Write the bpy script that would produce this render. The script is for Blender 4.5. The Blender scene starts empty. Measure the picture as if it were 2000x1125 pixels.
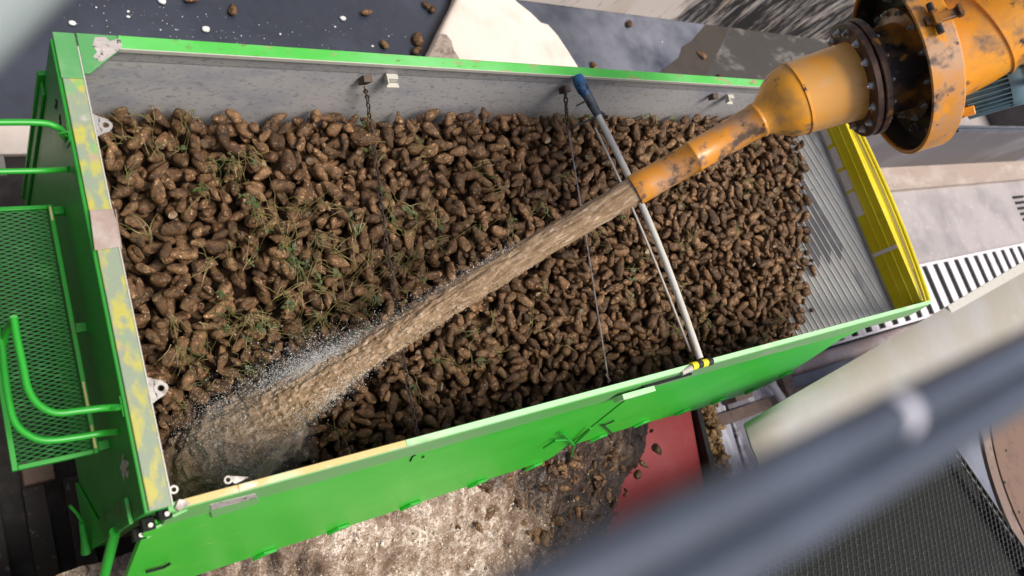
import bpy, bmesh, math, random
import numpy as np
from mathutils import Vector, Matrix, Quaternion

random.seed(11)
RNG = np.random.default_rng(11)
SC = bpy.context.scene
COL = SC.collection
GZ = -3.3            # ground level; z = 0 is the rim of the trailer

# ------------------------------------------------------------------ camera
CAM = np.array([-0.816569, -0.282250, 3.962804])
R = np.array([[0.7916851351, -0.1168765540, 0.5996453268],
              [-0.2932895038, -0.9337370147, 0.2052229381],
              [0.5359252875, -0.3383416298, -0.7735043812]])
FPX = 1540.0


def ray(px, py):
    return R @ np.array([px - 1000.0, py - 562.5, FPX])


def onz(px, py, z=GZ):
    d = ray(px, py)
    return CAM + d * ((z - CAM[2]) / d[2])


def ony(px, py, y):
    d = ray(px, py)
    return CAM + d * ((y - CAM[1]) / d[1])


def onx(px, py, x):
    d = ray(px, py)
    return CAM + d * ((x - CAM[0]) / d[0])


cd = bpy.data.cameras.new('camera')
co = bpy.data.objects.new('camera', cd)
COL.objects.link(co)
M = Matrix(((R[0, 0], -R[0, 1], -R[0, 2], CAM[0]), (R[1, 0], -R[1, 1], -R[1, 2], CAM[1]),
            (R[2, 0], -R[2, 1], -R[2, 2], CAM[2]), (0, 0, 0, 1)))
co.matrix_world = M
cd.sensor_width = 36
cd.lens = FPX / 2000 * 36
cd.clip_start = 0.02
cd.clip_end = 300
cd.dof.use_dof = True
cd.dof.focus_distance = 5.6
cd.dof.aperture_fstop = 1.35
SC.camera = co

# ------------------------------------------------------------------ numpy noise
_perm = np.random.default_rng(5).permutation(256)
_perm = np.concatenate([_perm, _perm, _perm])
_g = np.random.default_rng(6).normal(size=(256, 3))
_g /= np.linalg.norm(_g, axis=1)[:, None]


def pn(P):
    P = np.asarray(P, float)
    I = np.floor(P).astype(int)
    F = P - I
    I &= 255
    U = F * F * F * (F * (F * 6 - 15) + 10)
    out = 0
    for dx in (0, 1):
        for dy in (0, 1):
            for dz in (0, 1):
                h = _perm[_perm[_perm[(I[:, 0] + dx) & 255] + ((I[:, 1] + dy) & 255)] + ((I[:, 2] + dz) & 255)]
                w = (U[:, 0] if dx else 1 - U[:, 0]) * (U[:, 1] if dy else 1 - U[:, 1]) * (U[:, 2] if dz else 1 - U[:, 2])
                out = out + w * ((F - (dx, dy, dz)) * _g[h]).sum(1)
    return out * 1.6


def fbm(P, o=4, ridge=False):
    P = np.asarray(P, float)
    a, s, t = 1.0, 0.0, 0.0
    for k in range(o):
        n = pn(P * 2 ** k + 17.3 * k)
        if ridge:
            n = 1 - 2 * np.abs(n)
        s = s + a * n
        t += a
        a *= 0.5
    return s / t


# ------------------------------------------------------------------ materials
def new_mat(name):
    m = bpy.data.materials.new(name)
    m.use_nodes = True
    nt = m.node_tree
    b = nt.nodes['Principled BSDF']
    return m, nt, b


def coords(nt, stretch=(1, 1, 1), rot=(0, 0, 0), world=False):
    mp = nt.nodes.new('ShaderNodeMapping')
    mp.inputs['Scale'].default_value = stretch
    mp.inputs['Rotation'].default_value = rot
    if world:
        g = nt.nodes.new('ShaderNodeNewGeometry')
        nt.links.new(g.outputs['Position'], mp.inputs['Vector'])
    else:
        g = nt.nodes.new('ShaderNodeTexCoord')
        nt.links.new(g.outputs['Object'], mp.inputs['Vector'])
    return mp.outputs['Vector']


def ntex(nt, vec, scale=5, detail=6, rough=0.55, kind='noise', dist=0.0):
    if kind == 'voronoi':
        n = nt.nodes.new('ShaderNodeTexVoronoi')
        n.inputs['Scale'].default_value = scale
        nt.links.new(vec, n.inputs['Vector'])
        return n.outputs['Distance']
    if kind == 'edge':
        n = nt.nodes.new('ShaderNodeTexVoronoi')
        n.feature = 'DISTANCE_TO_EDGE'
        n.inputs['Scale'].default_value = scale
        nt.links.new(vec, n.inputs['Vector'])
        return n.outputs['Distance']
    n = nt.nodes.new('ShaderNodeTexNoise')
    n.inputs['Scale'].default_value = scale
    n.inputs['Detail'].default_value = detail
    n.inputs['Roughness'].default_value = rough
    n.inputs['Distortion'].default_value = dist
    nt.links.new(vec, n.inputs['Vector'])
    return n.outputs['Fac']


def ramp(nt, fac, lo, hi):
    n = nt.nodes.new('ShaderNodeMapRange')
    n.inputs['From Min'].default_value = lo
    n.inputs['From Max'].default_value = hi
    n.clamp = True
    nt.links.new(fac, n.inputs['Value'])
    return n.outputs['Result']


def mul(nt, a, b, op='MULTIPLY'):
    n = nt.nodes.new('ShaderNodeMath')
    n.operation = op
    for i, v in enumerate((a, b)):
        if isinstance(v, (int, float)):
            n.inputs[i].default_value = v
        else:
            nt.links.new(v, n.inputs[i])
    return n.outputs[0]


def mixc(nt, fac, a, b):
    n = nt.nodes.new('ShaderNodeMix')
    n.data_type = 'RGBA'
    for s, v in (('A', a), ('B', b)):
        i = [k for k in n.inputs if k.name == s and k.type == 'RGBA'][0]
        if isinstance(v, (tuple, list)):
            i.default_value = (*v[:3], 1)
        else:
            nt.links.new(v, i)
    f = [k for k in n.inputs if k.name == 'Factor' and k.type == 'VALUE'][0]
    if isinstance(fac, (int, float)):
        f.default_value = fac
    else:
        nt.links.new(fac, f)
    return [k for k in n.outputs if k.type == 'RGBA'][0]


def mixf(nt, fac, a, b):
    n = nt.nodes.new('ShaderNodeMix')
    n.data_type = 'FLOAT'
    fs = [k for k in n.inputs if k.type == 'VALUE']
    nt.links.new(fac, fs[0])
    for i, v in ((1, a), (2, b)):
        if isinstance(v, (int, float)):
            fs[i].default_value = v
        else:
            nt.links.new(v, fs[i])
    return [k for k in n.outputs if k.type == 'VALUE'][0]


def mk(name, base, rough=0.5, metal=0.0, layers=(), bump=None, world=False, spec=0.5, coat=0.0):
    """base colour plus layers: (colour, scale, lo, hi, stretch, roughness or None[, rotation[, kind[, detail]]])"""
    m, nt, b = new_mat(name)
    c = base
    r = rough
    for L in layers:
        col, sc, lo, hi, st, rg = L[:6]
        rot = L[6] if len(L) > 6 else (0, 0, 0)
        kind = L[7] if len(L) > 7 else 'noise'
        det = L[8] if len(L) > 8 else 7
        f = ramp(nt, ntex(nt, coords(nt, st, rot, world), sc, det, 0.6, kind), lo, hi)
        c = mixc(nt, f, c, col)
        if rg is not None:
            r = mixf(nt, f, r, rg)
    if isinstance(c, (tuple, list)):
        b.inputs['Base Color'].default_value = (*c, 1)
    else:
        nt.links.new(c, b.inputs['Base Color'])
    if isinstance(r, (int, float)):
        b.inputs['Roughness'].default_value = r
    else:
        nt.links.new(r, b.inputs['Roughness'])
    b.inputs['Metallic'].default_value = metal
    b.inputs['Specular IOR Level'].default_value = spec
    b.inputs['Coat Weight'].default_value = coat
    if bump:
        bn = nt.nodes.new('ShaderNodeBump')
        bn.inputs['Strength'].default_value = bump[1]
        bn.inputs['Distance'].default_value = bump[2] if len(bump) > 2 else 0.01
        nt.links.new(ntex(nt, coords(nt, bump[3] if len(bump) > 3 else (1, 1, 1), (0, 0, 0), world), bump[0], 8, 0.6), bn.inputs['Height'])
        nt.links.new(bn.outputs['Normal'], b.inputs['Normal'])
    return m


U1 = (1, 1, 1)
MT = {}
MT['floor'] = mk('wet_floor', (0.026, 0.033, 0.052), 0.36, 0, [  # blue in the base colour stands in for sky reflection
    ((0.045, 0.055, 0.08), 1.1, 0.45, 0.75, U1, 0.3), ((0.016, 0.02, 0.030), 4.5, 0.5, 0.8, U1, 0.55),
    ((0.16, 0.165, 0.175), 26, 0.68, 0.80, U1, 0.6), ((0.22, 0.22, 0.22), 2.2, 0.72, 0.92, (1, 1, 1), 0.7)],
    bump=(18, 0.25, 0.01))
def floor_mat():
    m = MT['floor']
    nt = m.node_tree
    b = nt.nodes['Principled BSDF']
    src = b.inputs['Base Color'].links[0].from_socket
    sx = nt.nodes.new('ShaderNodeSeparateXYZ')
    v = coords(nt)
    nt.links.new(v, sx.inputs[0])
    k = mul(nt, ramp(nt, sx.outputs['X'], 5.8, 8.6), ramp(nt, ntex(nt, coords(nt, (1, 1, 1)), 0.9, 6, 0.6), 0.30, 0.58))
    nt.links.new(mixc(nt, k, src, (0.165, 0.175, 0.215)), b.inputs['Base Color'])  # lighter towards +X, painted in place of the sky's sheen


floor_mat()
MT['pit'] = mk('shaded_pit_mud', (0.012, 0.010, 0.009), 0.7, 0, [((0.035, 0.028, 0.024), 5, 0.5, 0.8, U1, 0.5)], bump=(14, 0.5, 0.02))  # mud colour also carries the deep shade of the pit
MT['mottledfloor'] = mk('mottled_floor', (0.042, 0.038, 0.036), 0.75, 0, [((0.20, 0.185, 0.18), 1.6, 0.54, 0.68, (1, 1.6, 1), 0.7), ((0.03, 0.027, 0.025), 9, 0.5, 0.8, U1, 0.6)], bump=(16, 0.3, 0.01))
MT['darkband'] = mk('dark_band', (0.040, 0.031, 0.026), 0.75, 0, [((0.025, 0.02, 0.017), 5, 0.5, 0.75, U1, 0.7)], bump=(16, 0.3, 0.01))
MT['slab'] = mk('concrete_slab', (0.36, 0.325, 0.32), 0.55, 0, [
    ((0.26, 0.235, 0.235), 1.3, 0.45, 0.7, U1, 0.4), ((0.5, 0.46, 0.44), 7, 0.58, 0.75, U1, 0.7),
    ((0.62, 0.58, 0.52), 2.2, 0.70, 0.74, (1, 4, 1), 0.7, (0, 0, 0.6))], bump=(25, 0.2, 0.01))
MT['paleconc'] = mk('pale_concrete', (0.62, 0.55, 0.50), 0.8, 0, [
    ((0.46, 0.39, 0.34), 2.0, 0.50, 0.80, U1, None), ((0.55, 0.45, 0.38), 22, 0.68, 0.8, U1, None)], bump=(30, 0.2, 0.01))
MT['darkconc'] = mk('dark_concrete', (0.30, 0.25, 0.21), 0.85, 0, [((0.15, 0.12, 0.10), 14, 0.45, 0.65, U1, None), ((0.5, 0.43, 0.37), 30, 0.62, 0.75, U1, None)], bump=(30, 0.5, 0.02))
MT['ledge'] = mk('ledge_concrete', (0.34, 0.27, 0.225), 0.6, 0, [((0.46, 0.40, 0.36), 1.2, 0.5, 0.75, (1, 2, 1), 0.7), ((0.2, 0.16, 0.14), 3, 0.55, 0.8, (1, 3, 1), 0.5)], bump=(25, 0.2, 0.01))
MT['lowwall'] = mk('wet_wall', (0.10, 0.095, 0.105), 0.5, 0, [((0.22, 0.21, 0.22), 0.5, 0.50, 0.66, (1, 1, 0.6), 0.6), ((0.045, 0.043, 0.048), 2.2, 0.5, 0.75, (2.2, 1, 0.8), 0.4, (0, 0.5, 0))], bump=(20, 0.2, 0.01))
def stained():
    m, nt, b = new_mat('stained_wall')
    v = coords(nt)
    sx = nt.nodes.new('ShaderNodeSeparateXYZ')
    nt.links.new(v, sx.inputs[0])
    st = ntex(nt, coords(nt, (1.0, 1, 0.22)), 1.1, 9, 0.62)
    fine = ntex(nt, coords(nt, (2.2, 1, 0.5)), 3.4, 8, 0.66)
    # mould grows thick between 11 and 15 metres along the wall, thin elsewhere
    zone = mul(nt, ramp(nt, sx.outputs['X'], 8.6, 11.6), mul(nt, ramp(nt, sx.outputs['X'], 19.0, 14.8), 1.0), 'MULTIPLY')
    k = mul(nt, mul(nt, st, 0.55), mul(nt, fine, 0.55), 'ADD')
    k = mul(nt, k, mul(nt, zone, 0.17), 'ADD')
    brown = ramp(nt, ntex(nt, coords(nt, (1.1, 1, 0.16)), 1.0, 6, 0.6), 0.54, 0.66)
    c = mixc(nt, mul(nt, brown, ramp(nt, sx.outputs['X'], 8.0, 9.6)), (0.66, 0.585, 0.52), (0.36, 0.215, 0.09))
    f = ramp(nt, k, 0.575, 0.70)
    c = mixc(nt, f, c, (0.020, 0.018, 0.019))
    w2 = ramp(nt, ntex(nt, coords(nt, (3.0, 1, 0.5), (0, 0.2, 0)), 2.6, 8, 0.68), 0.53, 0.70)
    c = mixc(nt, mul(nt, w2, f), c, (0.50, 0.48, 0.46))
    nt.links.new(c, b.inputs['Base Color'])
    b.inputs['Roughness'].default_value = 0.7
    return m


MT['stainwall'] = stained()
GREEN = (0.018, 0.31, 0.022)
MT['green'] = mk('green_paint', GREEN, 0.36, 0, [
    ((0.035, 0.40, 0.045), 0.8, 0.45, 0.75, U1, 0.3), ((0.13, 0.33, 0.11), 2.5, 0.66, 0.82, (0.5, 1, 1), 0.5),
    ((0.010, 0.09, 0.012), 9, 0.70, 0.78, U1, 0.6)], bump=(3, 0.05, 0.02), spec=0.5)
MT['flap'] = mk('green_flap_paint', (0.030, 0.46, 0.024), 0.30, 0, [
    ((0.07, 0.56, 0.05), 0.9, 0.45, 0.75, (0.5, 1, 1), 0.25), ((0.05, 0.40, 0.05), 1.7, 0.62, 0.8, (0.4, 1, 1), 0.45),
    ((0.20, 0.50, 0.06), 44, 0.672, 0.690, (0.09, 1, 1), 0.6, (0, 0, 0), 'noise', 3),
    ((0.008, 0.05, 0.01), 16, 0.74, 0.78, (0.5, 1, 1), 0.6)], bump=(1.5, 0.35, 0.02, (0.6, 1, 1)))
MT['dgreen'] = mk('headboard_paint', (0.012, 0.23, 0.016), 0.42, 0, [
    ((0.02, 0.30, 0.03), 1.2, 0.45, 0.75, U1, 0.35), ((0.006, 0.10, 0.008), 4, 0.60, 0.8, U1, 0.5),
    ((0.06, 0.05, 0.035), 3.5, 0.60, 0.80, (1, 1, 0.5), 0.6), ((0.09, 0.075, 0.055), 26, 0.66, 0.72, U1, 0.7)], bump=(2, 0.1, 0.02))
MT['grategreen'] = mk('platform_grating_green', (0.008, 0.115, 0.016), 0.45, 0, [((0.03, 0.18, 0.04), 9, 0.55, 0.7, U1, None), ((0.30, 0.20, 0.03), 7, 0.72, 0.76, U1, 0.6)])
MT['band'] = mk('worn_green_band', (0.16, 0.36, 0.14), 0.42, 0, [((0.10, 0.42, 0.08), 1.5, 0.45, 0.65, (0.4, 1, 1), 0.35), ((0.28, 0.34, 0.24), 4, 0.6, 0.75, (0.3, 1, 1), 0.55)], bump=(8, 0.1, 0.01))
MT['palegreen'] = mk('pale_green_paint', (0.36, 0.66, 0.33), 0.45, 0, [((0.55, 0.62, 0.42), 2.5, 0.55, 0.7, (0.5, 1, 1), None), ((0.16, 0.5, 0.14), 3.2, 0.58, 0.68, (0.4, 1, 1), None), ((0.30, 0.27, 0.22), 12, 0.66, 0.75, (0.4, 1, 1), 0.7)], bump=(20, 0.2, 0.01))
MT['rimend'] = mk('rim_end_green', (0.075, 0.27, 0.085), 0.5, 0, [((0.16, 0.33, 0.15), 3, 0.5, 0.7, U1, None), ((0.25, 0.15, 0.09), 11, 0.64, 0.74, U1, 0.7)], bump=(30, 0.2, 0.01))  # darker greens put the weaker light at this end into the paint
MT['farrim'] = mk('scraped_green_rim', (0.06, 0.42, 0.05), 0.5, 0, [((0.16, 0.50, 0.16), 1.0, 0.42, 0.62, (0.6, 1, 1), None), ((0.34, 0.20, 0.13), 8, 0.58, 0.70, (0.5, 1.5, 1), 0.75), ((0.12, 0.22, 0.05), 20, 0.60, 0.72, (0.6, 1, 1), 0.7)], bump=(30, 0.3, 0.01))
MT['yellowrim'] = mk('worn_yellow_rim', (0.22, 0.27, 0.19), 0.55, 0, [  # base darkened to carry the weaker light at the front end
    ((0.40, 0.37, 0.07), 9.0, 0.47, 0.58, (1.3, 0.8, 1), 0.5, (0, 0, 0), 'noise', 12), ((0.12, 0.36, 0.12), 3.1, 0.55, 0.62, (1, 0.7, 1), 0.5, (0, 0, 0), 'noise', 12),
    ((0.36, 0.27, 0.19), 9, 0.60, 0.72, U1, 0.75), ((0.36, 0.35, 0.31), 16, 0.64, 0.74, U1, 0.6)], bump=(30, 0.25, 0.01))
MT['nearrimyellow'] = mk('yellow_worn_edge', (0.55, 0.42, 0.16), 0.55, 0, [((0.45, 0.52, 0.30), 6, 0.55, 0.65, (0.5, 1, 1), None), ((0.68, 0.60, 0.50), 9, 0.6, 0.7, (0.5, 1, 1), None)], bump=(30, 0.2, 0.01))
MT['scraped'] = mk('scraped_steel', (0.42, 0.38, 0.36), 0.55, 0.2, [((0.06, 0.055, 0.05), 30, 0.58, 0.62, U1, 0.7), ((0.55, 0.51, 0.48), 10, 0.5, 0.7, U1, None), ((0.08, 0.36, 0.09), 9, 0.62, 0.70, U1, None)], bump=(30, 0.5, 0.02))
MT['patch'] = mk('brown_patch_plate', (0.33, 0.25, 0.21), 0.5, 0.2, [((0.45, 0.39, 0.35), 5, 0.5, 0.7, U1, None), ((0.2, 0.14, 0.11), 11, 0.6, 0.75, U1, None)], bump=(20, 0.3, 0.01))
MT['greywall'] = mk('grey_inner_wall', (0.36, 0.35, 0.35), 0.5, 0.1, [
    ((0.39, 0.37, 0.36), 1.4, 0.45, 0.7, (0.6, 1, 1), None), ((0.27, 0.27, 0.31), 2.6, 0.50, 0.68, (0.8, 1, 1.4), None),
    ((0.20, 0.195, 0.22), 34, 0.54, 0.68, (0.7, 1, 1.0), 0.6, (0, 0.7, 0)), ((0.32, 0.31, 0.31), 27, 0.58, 0.70, (0.7, 1, 1), None),
    ((0.23, 0.16, 0.12), 5, 0.62, 0.78, (0.5, 1, 1), 0.7), ((0.05, 0.046, 0.045), 44, 0.69, 0.74, (0.4, 1, 1.2), 0.7)], bump=(30, 0.15, 0.01))
MT['tailgrey'] = mk('tail_wall_grey', (0.60, 0.59, 0.55), 0.5, 0.1, [((0.62, 0.62, 0.58), 2, 0.45, 0.7, U1, None), ((0.30, 0.29, 0.29), 3.5, 0.54, 0.70, (1, 0.35, 2.4), None), ((0.22, 0.20, 0.18), 28, 0.66, 0.74, U1, 0.7)], bump=(20, 0.15, 0.01))
MT['taildark'] = mk('tail_wall_dark', (0.21, 0.20, 0.205), 0.5, 0.1, [((0.34, 0.33, 0.33), 4, 0.5, 0.7, U1, None)], bump=(20, 0.15, 0.01))
MT['yellow'] = mk('yellow_board', (0.62, 0.50, 0.006), 0.38, 0, [((0.72, 0.62, 0.03), 1.6, 0.45, 0.7, U1, None), ((0.42, 0.33, 0.02), 9, 0.62, 0.78, U1, 0.6), ((0.62, 0.58, 0.42), 12, 0.70, 0.76, U1, 0.6)], bump=(10, 0.1, 0.01))
MT['whitepatch'] = mk('white_patch', (0.66, 0.61, 0.56), 0.6, 0, [((0.5, 0.44, 0.38), 12, 0.55, 0.75, U1, None)])
MT['bare'] = mk('bare_edge', (0.50, 0.48, 0.42), 0.45, 0.1, [((0.42, 0.36, 0.28), 15, 0.58, 0.70, U1, 0.6)])
MT['steel'] = mk('dull_steel', (0.42, 0.40, 0.37), 0.45, 0.5, [((0.2, 0.16, 0.12), 14, 0.52, 0.68, U1, 0.7)], bump=(30, 0.2, 0.01))
MT['chain'] = mk('rusty_chain', (0.075, 0.055, 0.045), 0.5, 0.6, [((0.13, 0.085, 0.06), 20, 0.5, 0.7, U1, 0.7)])
MT['chainpale'] = mk('worn_chain', (0.34, 0.32, 0.31), 0.4, 0.5, [((0.12, 0.09, 0.07), 18, 0.45, 0.65, U1, 0.6)])
MT['black'] = mk('black_rubber', (0.012, 0.012, 0.012), 0.6)
MT['slot'] = mk('dark_gap', (0.004, 0.006, 0.004), 0.9)
MT['blue'] = mk('blue_sleeve', (0.016, 0.085, 0.22), 0.5, 0, [((0.005, 0.015, 0.03), 14, 0.50, 0.62, U1, 0.6)], bump=(20, 0.4, 0.01))
MT['grey_sleeve'] = mk('grey_tape', (0.055, 0.07, 0.09), 0.5, 0, [((0.02, 0.025, 0.03), 20, 0.5, 0.65, U1, 0.6)], bump=(30, 0.4, 0.01))
MT['whitepole'] = mk('white_pole', (0.52, 0.50, 0.46), 0.5, 0, [((0.45, 0.36, 0.28), 8, 0.55, 0.7, (1, 0.5, 1), None), ((0.50, 0.43, 0.08), 3.0, 0.55, 0.66, (3, 0.6, 3), None), ((0.2, 0.15, 0.11), 24, 0.64, 0.72, (1, 0.4, 1), 0.7)], bump=(30, 0.15, 0.01))
MT['whitepole2'] = mk('dirty_white_pole', (0.42, 0.39, 0.35), 0.5, 0, [((0.38, 0.31, 0.25), 7, 0.5, 0.7, (1, 0.5, 1), None), ((0.17, 0.13, 0.1), 22, 0.62, 0.72, (1, 0.4, 1), 0.7)])
MT['tape_y'] = mk('yellow_tape', (0.75, 0.62, 0.02), 0.45)
ORANGE = (0.72, 0.285, 0.012)
MT['orange'] = mk('orange_paint', ORANGE, 0.34, 0, [
    ((0.80, 0.36, 0.03), 1.7, 0.45, 0.7, U1, 0.28), ((0.55, 0.32, 0.14), 3.2, 0.58, 0.75, (1, 1, 1), 0.5),
    ((0.30, 0.16, 0.06), 3.4, 0.50, 0.70, U1, 0.5), ((0.16, 0.10, 0.065), 5.2, 0.58, 0.69, U1, 0.6), ((0.03, 0.02, 0.016), 10, 0.63, 0.69, U1, 0.6)], bump=(5, 0.12, 0.01), coat=0.15)
MT['orangebarrel'] = mk('dusty_orange_paint', (0.68, 0.33, 0.075), 0.36, 0, [
    ((0.76, 0.30, 0.012), 2.1, 0.52, 0.62, U1, 0.3), ((0.60, 0.37, 0.19), 2.7, 0.55, 0.7, U1, 0.5),
    ((0.30, 0.20, 0.14), 5, 0.66, 0.75, U1, 0.6)], bump=(5, 0.12, 0.01), coat=0.15)
MT['orangeworn'] = mk('worn_orange_paint', (0.60, 0.235, 0.018), 0.38, 0, [
    ((0.46, 0.26, 0.14), 3.0, 0.46, 0.60, U1, 0.5), ((0.72, 0.28, 0.01), 5.5, 0.52, 0.60, (1, 1, 1), 0.32),
    ((0.10, 0.060, 0.04), 6, 0.57, 0.66, U1, 0.6), ((0.025, 0.02, 0.016), 14, 0.63, 0.68, U1, 0.6)], bump=(7, 0.2, 0.01), coat=0.1)
MT['orangedark'] = mk('greasy_orange_paint', (0.30, 0.115, 0.012), 0.36, 0, [
    ((0.03, 0.018, 0.012), 3.2, 0.42, 0.58, U1, 0.45), ((0.012, 0.009, 0.008), 7, 0.54, 0.64, U1, 0.4), ((0.55, 0.24, 0.02), 8, 0.63, 0.70, U1, 0.4)], bump=(8, 0.3, 0.01))
MT['linerdark'] = mk('black_liner', (0.022, 0.013, 0.009), 0.42, 0, [((0.008, 0.006, 0.006), 6, 0.45, 0.6, U1, 0.3), ((0.22, 0.09, 0.012), 8, 0.60, 0.68, U1, 0.4)], bump=(10, 0.3, 0.01))
MT['ruststeel'] = mk('rusty_flange', (0.065, 0.035, 0.025), 0.5, 0.3, [((0.45, 0.19, 0.015), 5, 0.56, 0.62, U1, 0.4), ((0.16, 0.08, 0.05), 8, 0.5, 0.65, U1, 0.6), ((0.02, 0.016, 0.016), 9, 0.58, 0.66, U1, 0.4)], bump=(12, 0.3, 0.01))
MT['bolt'] = mk('zinc_bolt', (0.46, 0.44, 0.42), 0.35, 0.7, [((0.12, 0.09, 0.07), 18, 0.5, 0.65, U1, 0.6)])
MT['motor'] = mk('blue_grey_motor', (0.085, 0.155, 0.19), 0.42, 0, [((0.13, 0.21, 0.25), 4, 0.5, 0.7, U1, None), ((0.04, 0.06, 0.07), 12, 0.6, 0.7, U1, 0.6)])
MT['cable'] = mk('orange_cable', (0.62, 0.19, 0.03), 0.45)
MT['beige'] = mk('beige_cover', (0.30, 0.275, 0.225), 0.62, 0, [((0.33, 0.32, 0.305), 1.2, 0.45, 0.7, U1, 0.6), ((0.40, 0.35, 0.27), 3, 0.6, 0.8, (1, 2, 1), 0.5), ((0.1, 0.08, 0.06), 30, 0.75, 0.79, U1, 0.7)], bump=(4, 0.05, 0.01))
MT['rail'] = mk('blue_grey_rail', (0.085, 0.098, 0.128), 0.30, 0.35, [((0.12, 0.14, 0.185), 3, 0.5, 0.7, U1, 0.25)])
MT['railw'] = mk('pale_clamp', (0.50, 0.49, 0.54), 0.5)
MT['postgrey'] = mk('grey_post', (0.24, 0.28, 0.28), 0.6)
MT['mesh'] = mk('galvanised_mesh', (0.10, 0.098, 0.095), 0.42, 0.3, [((0.17, 0.165, 0.16), 12, 0.5, 0.7, U1, 0.35)])
MT['flange'] = mk('brown_flange', (0.17, 0.10, 0.065), 0.5, 0.1, [((0.11, 0.065, 0.045), 6, 0.5, 0.7, U1, 0.6)], bump=(20, 0.2, 0.01))
MT['greysheet'] = mk('grey_sheet', (0.20, 0.195, 0.18), 0.6, 0, [((0.28, 0.27, 0.25), 6, 0.5, 0.7, U1, None)])
MT['grate'] = mk('pale_grate', (0.74, 0.69, 0.72), 0.5, 0.0, [((0.45, 0.40, 0.40), 3, 0.55, 0.75, U1, None), ((0.28, 0.23, 0.21), 10, 0.64, 0.74, U1, None)], bump=(20, 0.2, 0.01))
MT['pinkkerb'] = mk('pinkish_kerb', (0.36, 0.275, 0.26), 0.55, 0, [((0.46, 0.39, 0.39), 2, 0.5, 0.7, U1, 0.4), ((0.30, 0.20, 0.15), 4, 0.58, 0.75, (0.5, 1, 1), 0.6)], bump=(14, 0.3, 0.02))
MT['rust'] = mk('brown_beam', (0.17, 0.115, 0.09), 0.6, 0, [((0.28, 0.20, 0.17), 4, 0.5, 0.7, U1, None), ((0.09, 0.055, 0.04), 9, 0.55, 0.7, U1, None)], bump=(14, 0.3, 0.01))
MT['whiteplate'] = mk('wet_white_plate', (0.58, 0.57, 0.66), 0.25, 0, [
    ((0.86, 0.86, 0.92), 3.0, 0.50, 0.62, (2.4, 0.35, 1), 0.3), ((0.12, 0.09, 0.09), 2.4, 0.55, 0.66, (2.0, 0.8, 1), 0.5)], bump=(10, 0.2, 0.01))
MT['lilacplate'] = mk('wet_lilac_plate', (0.34, 0.32, 0.38), 0.28, 0, [
    ((0.80, 0.80, 0.87), 2.6, 0.55, 0.66, (3.0, 0.5, 1), 0.3), ((0.11, 0.075, 0.065), 2.2, 0.53, 0.62, (1.2, 2.0, 1), 0.5)], bump=(10, 0.2, 0.01))
MT['red'] = mk('red_panel', (0.42, 0.050, 0.052), 0.5, 0, [((0.50, 0.11, 0.11), 1.3, 0.45, 0.7, U1, 0.4), ((0.28, 0.10, 0.10), 3, 0.6, 0.75, (1, 2, 1), 0.6)], bump=(8, 0.1, 0.01))
MT['sleeper'] = mk('dark_sleeper', (0.030, 0.025, 0.025), 0.75, 0, [((0.10, 0.095, 0.105), 14, 0.60, 0.68, U1, 0.4), ((0.03, 0.02, 0.017), 3, 0.5, 0.7, U1, 0.7)], bump=(20, 0.6, 0.02))
MT['chalk'] = mk('chalk_white', (0.66, 0.67, 0.64), 0.7, 0, [((0.55, 0.5, 0.42), 20, 0.6, 0.75, U1, None)], bump=(25, 0.4, 0.01))
MT['straw'] = mk('straw_stem', (0.19, 0.155, 0.05), 0.6, 0, [((0.075, 0.095, 0.02), 3, 0.50, 0.60, U1, None), ((0.42, 0.33, 0.15), 7, 0.54, 0.66, U1, None)])
MT['leaf'] = mk('green_leaf', (0.040, 0.058, 0.009), 0.6, 0, [((0.075, 0.085, 0.018), 8, 0.5, 0.7, U1, None)])


def beet_material(name, base, pale, dark, wet=0.0):
    m, nt, b = new_mat(name)
    v = coords(nt, U1, (0, 0, 0), True)
    vo = coords(nt, U1)
    n1 = ramp(nt, ntex(nt, v, 5.5, 2), 0.36, 0.66)
    c = mixc(nt, n1, base, pale)
    n2 = ramp(nt, ntex(nt, v, 26, 8, 0.72), 0.46, 0.60)
    c = mixc(nt, n2, c, dark)
    n3 = ramp(nt, ntex(nt, v, 52, 5, 0.7), 0.55, 0.66)
    c = mixc(nt, mul(nt, n3, 0.85), c, (0.56, 0.36, 0.195))  # tan flecks in the skin also stand in for wet highlights
    n4 = ramp(nt, ntex(nt, v, 110, 3), 0.60, 0.68)
    c = mixc(nt, mul(nt, n4, 0.7), c, (0.028, 0.016, 0.009))
    at = nt.nodes.new('ShaderNodeAttribute')
    at.attribute_name = 'shade'
    hs = nt.nodes.new('ShaderNodeHueSaturation')
    oi = nt.nodes.new('ShaderNodeObjectInfo')
    vr = mul(nt, mul(nt, at.outputs['Fac'], oi.outputs['Random'], 'ADD'), 1.0, 'FRACT')
    mr = nt.nodes.new('ShaderNodeMapRange')
    mr.inputs['To Min'].default_value = 0.55
    mr.inputs['To Max'].default_value = 1.55
    nt.links.new(vr, mr.inputs['Value'])
    nt.links.new(mr.outputs['Result'], hs.inputs['Value'])
    nt.links.new(c, hs.inputs['Color'])
    nt.links.new(hs.outputs['Color'], b.inputs['Base Color'])
    nt.links.new(mixf(nt, n2, 0.36 - 0.06 * wet, 0.60 - 0.2 * wet), b.inputs['Roughness'])
    b.inputs['Specular IOR Level'].default_value = 0.32
    bn = nt.nodes.new('ShaderNodeBump')
    bn.inputs['Strength'].default_value = 1.0
    bn.inputs['Distance'].default_value = 0.014
    nt.links.new(ntex(nt, v, 36, 8, 0.72), bn.inputs['Height'])
    nt.links.new(bn.outputs['Normal'], b.inputs['Normal'])
    return m


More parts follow.
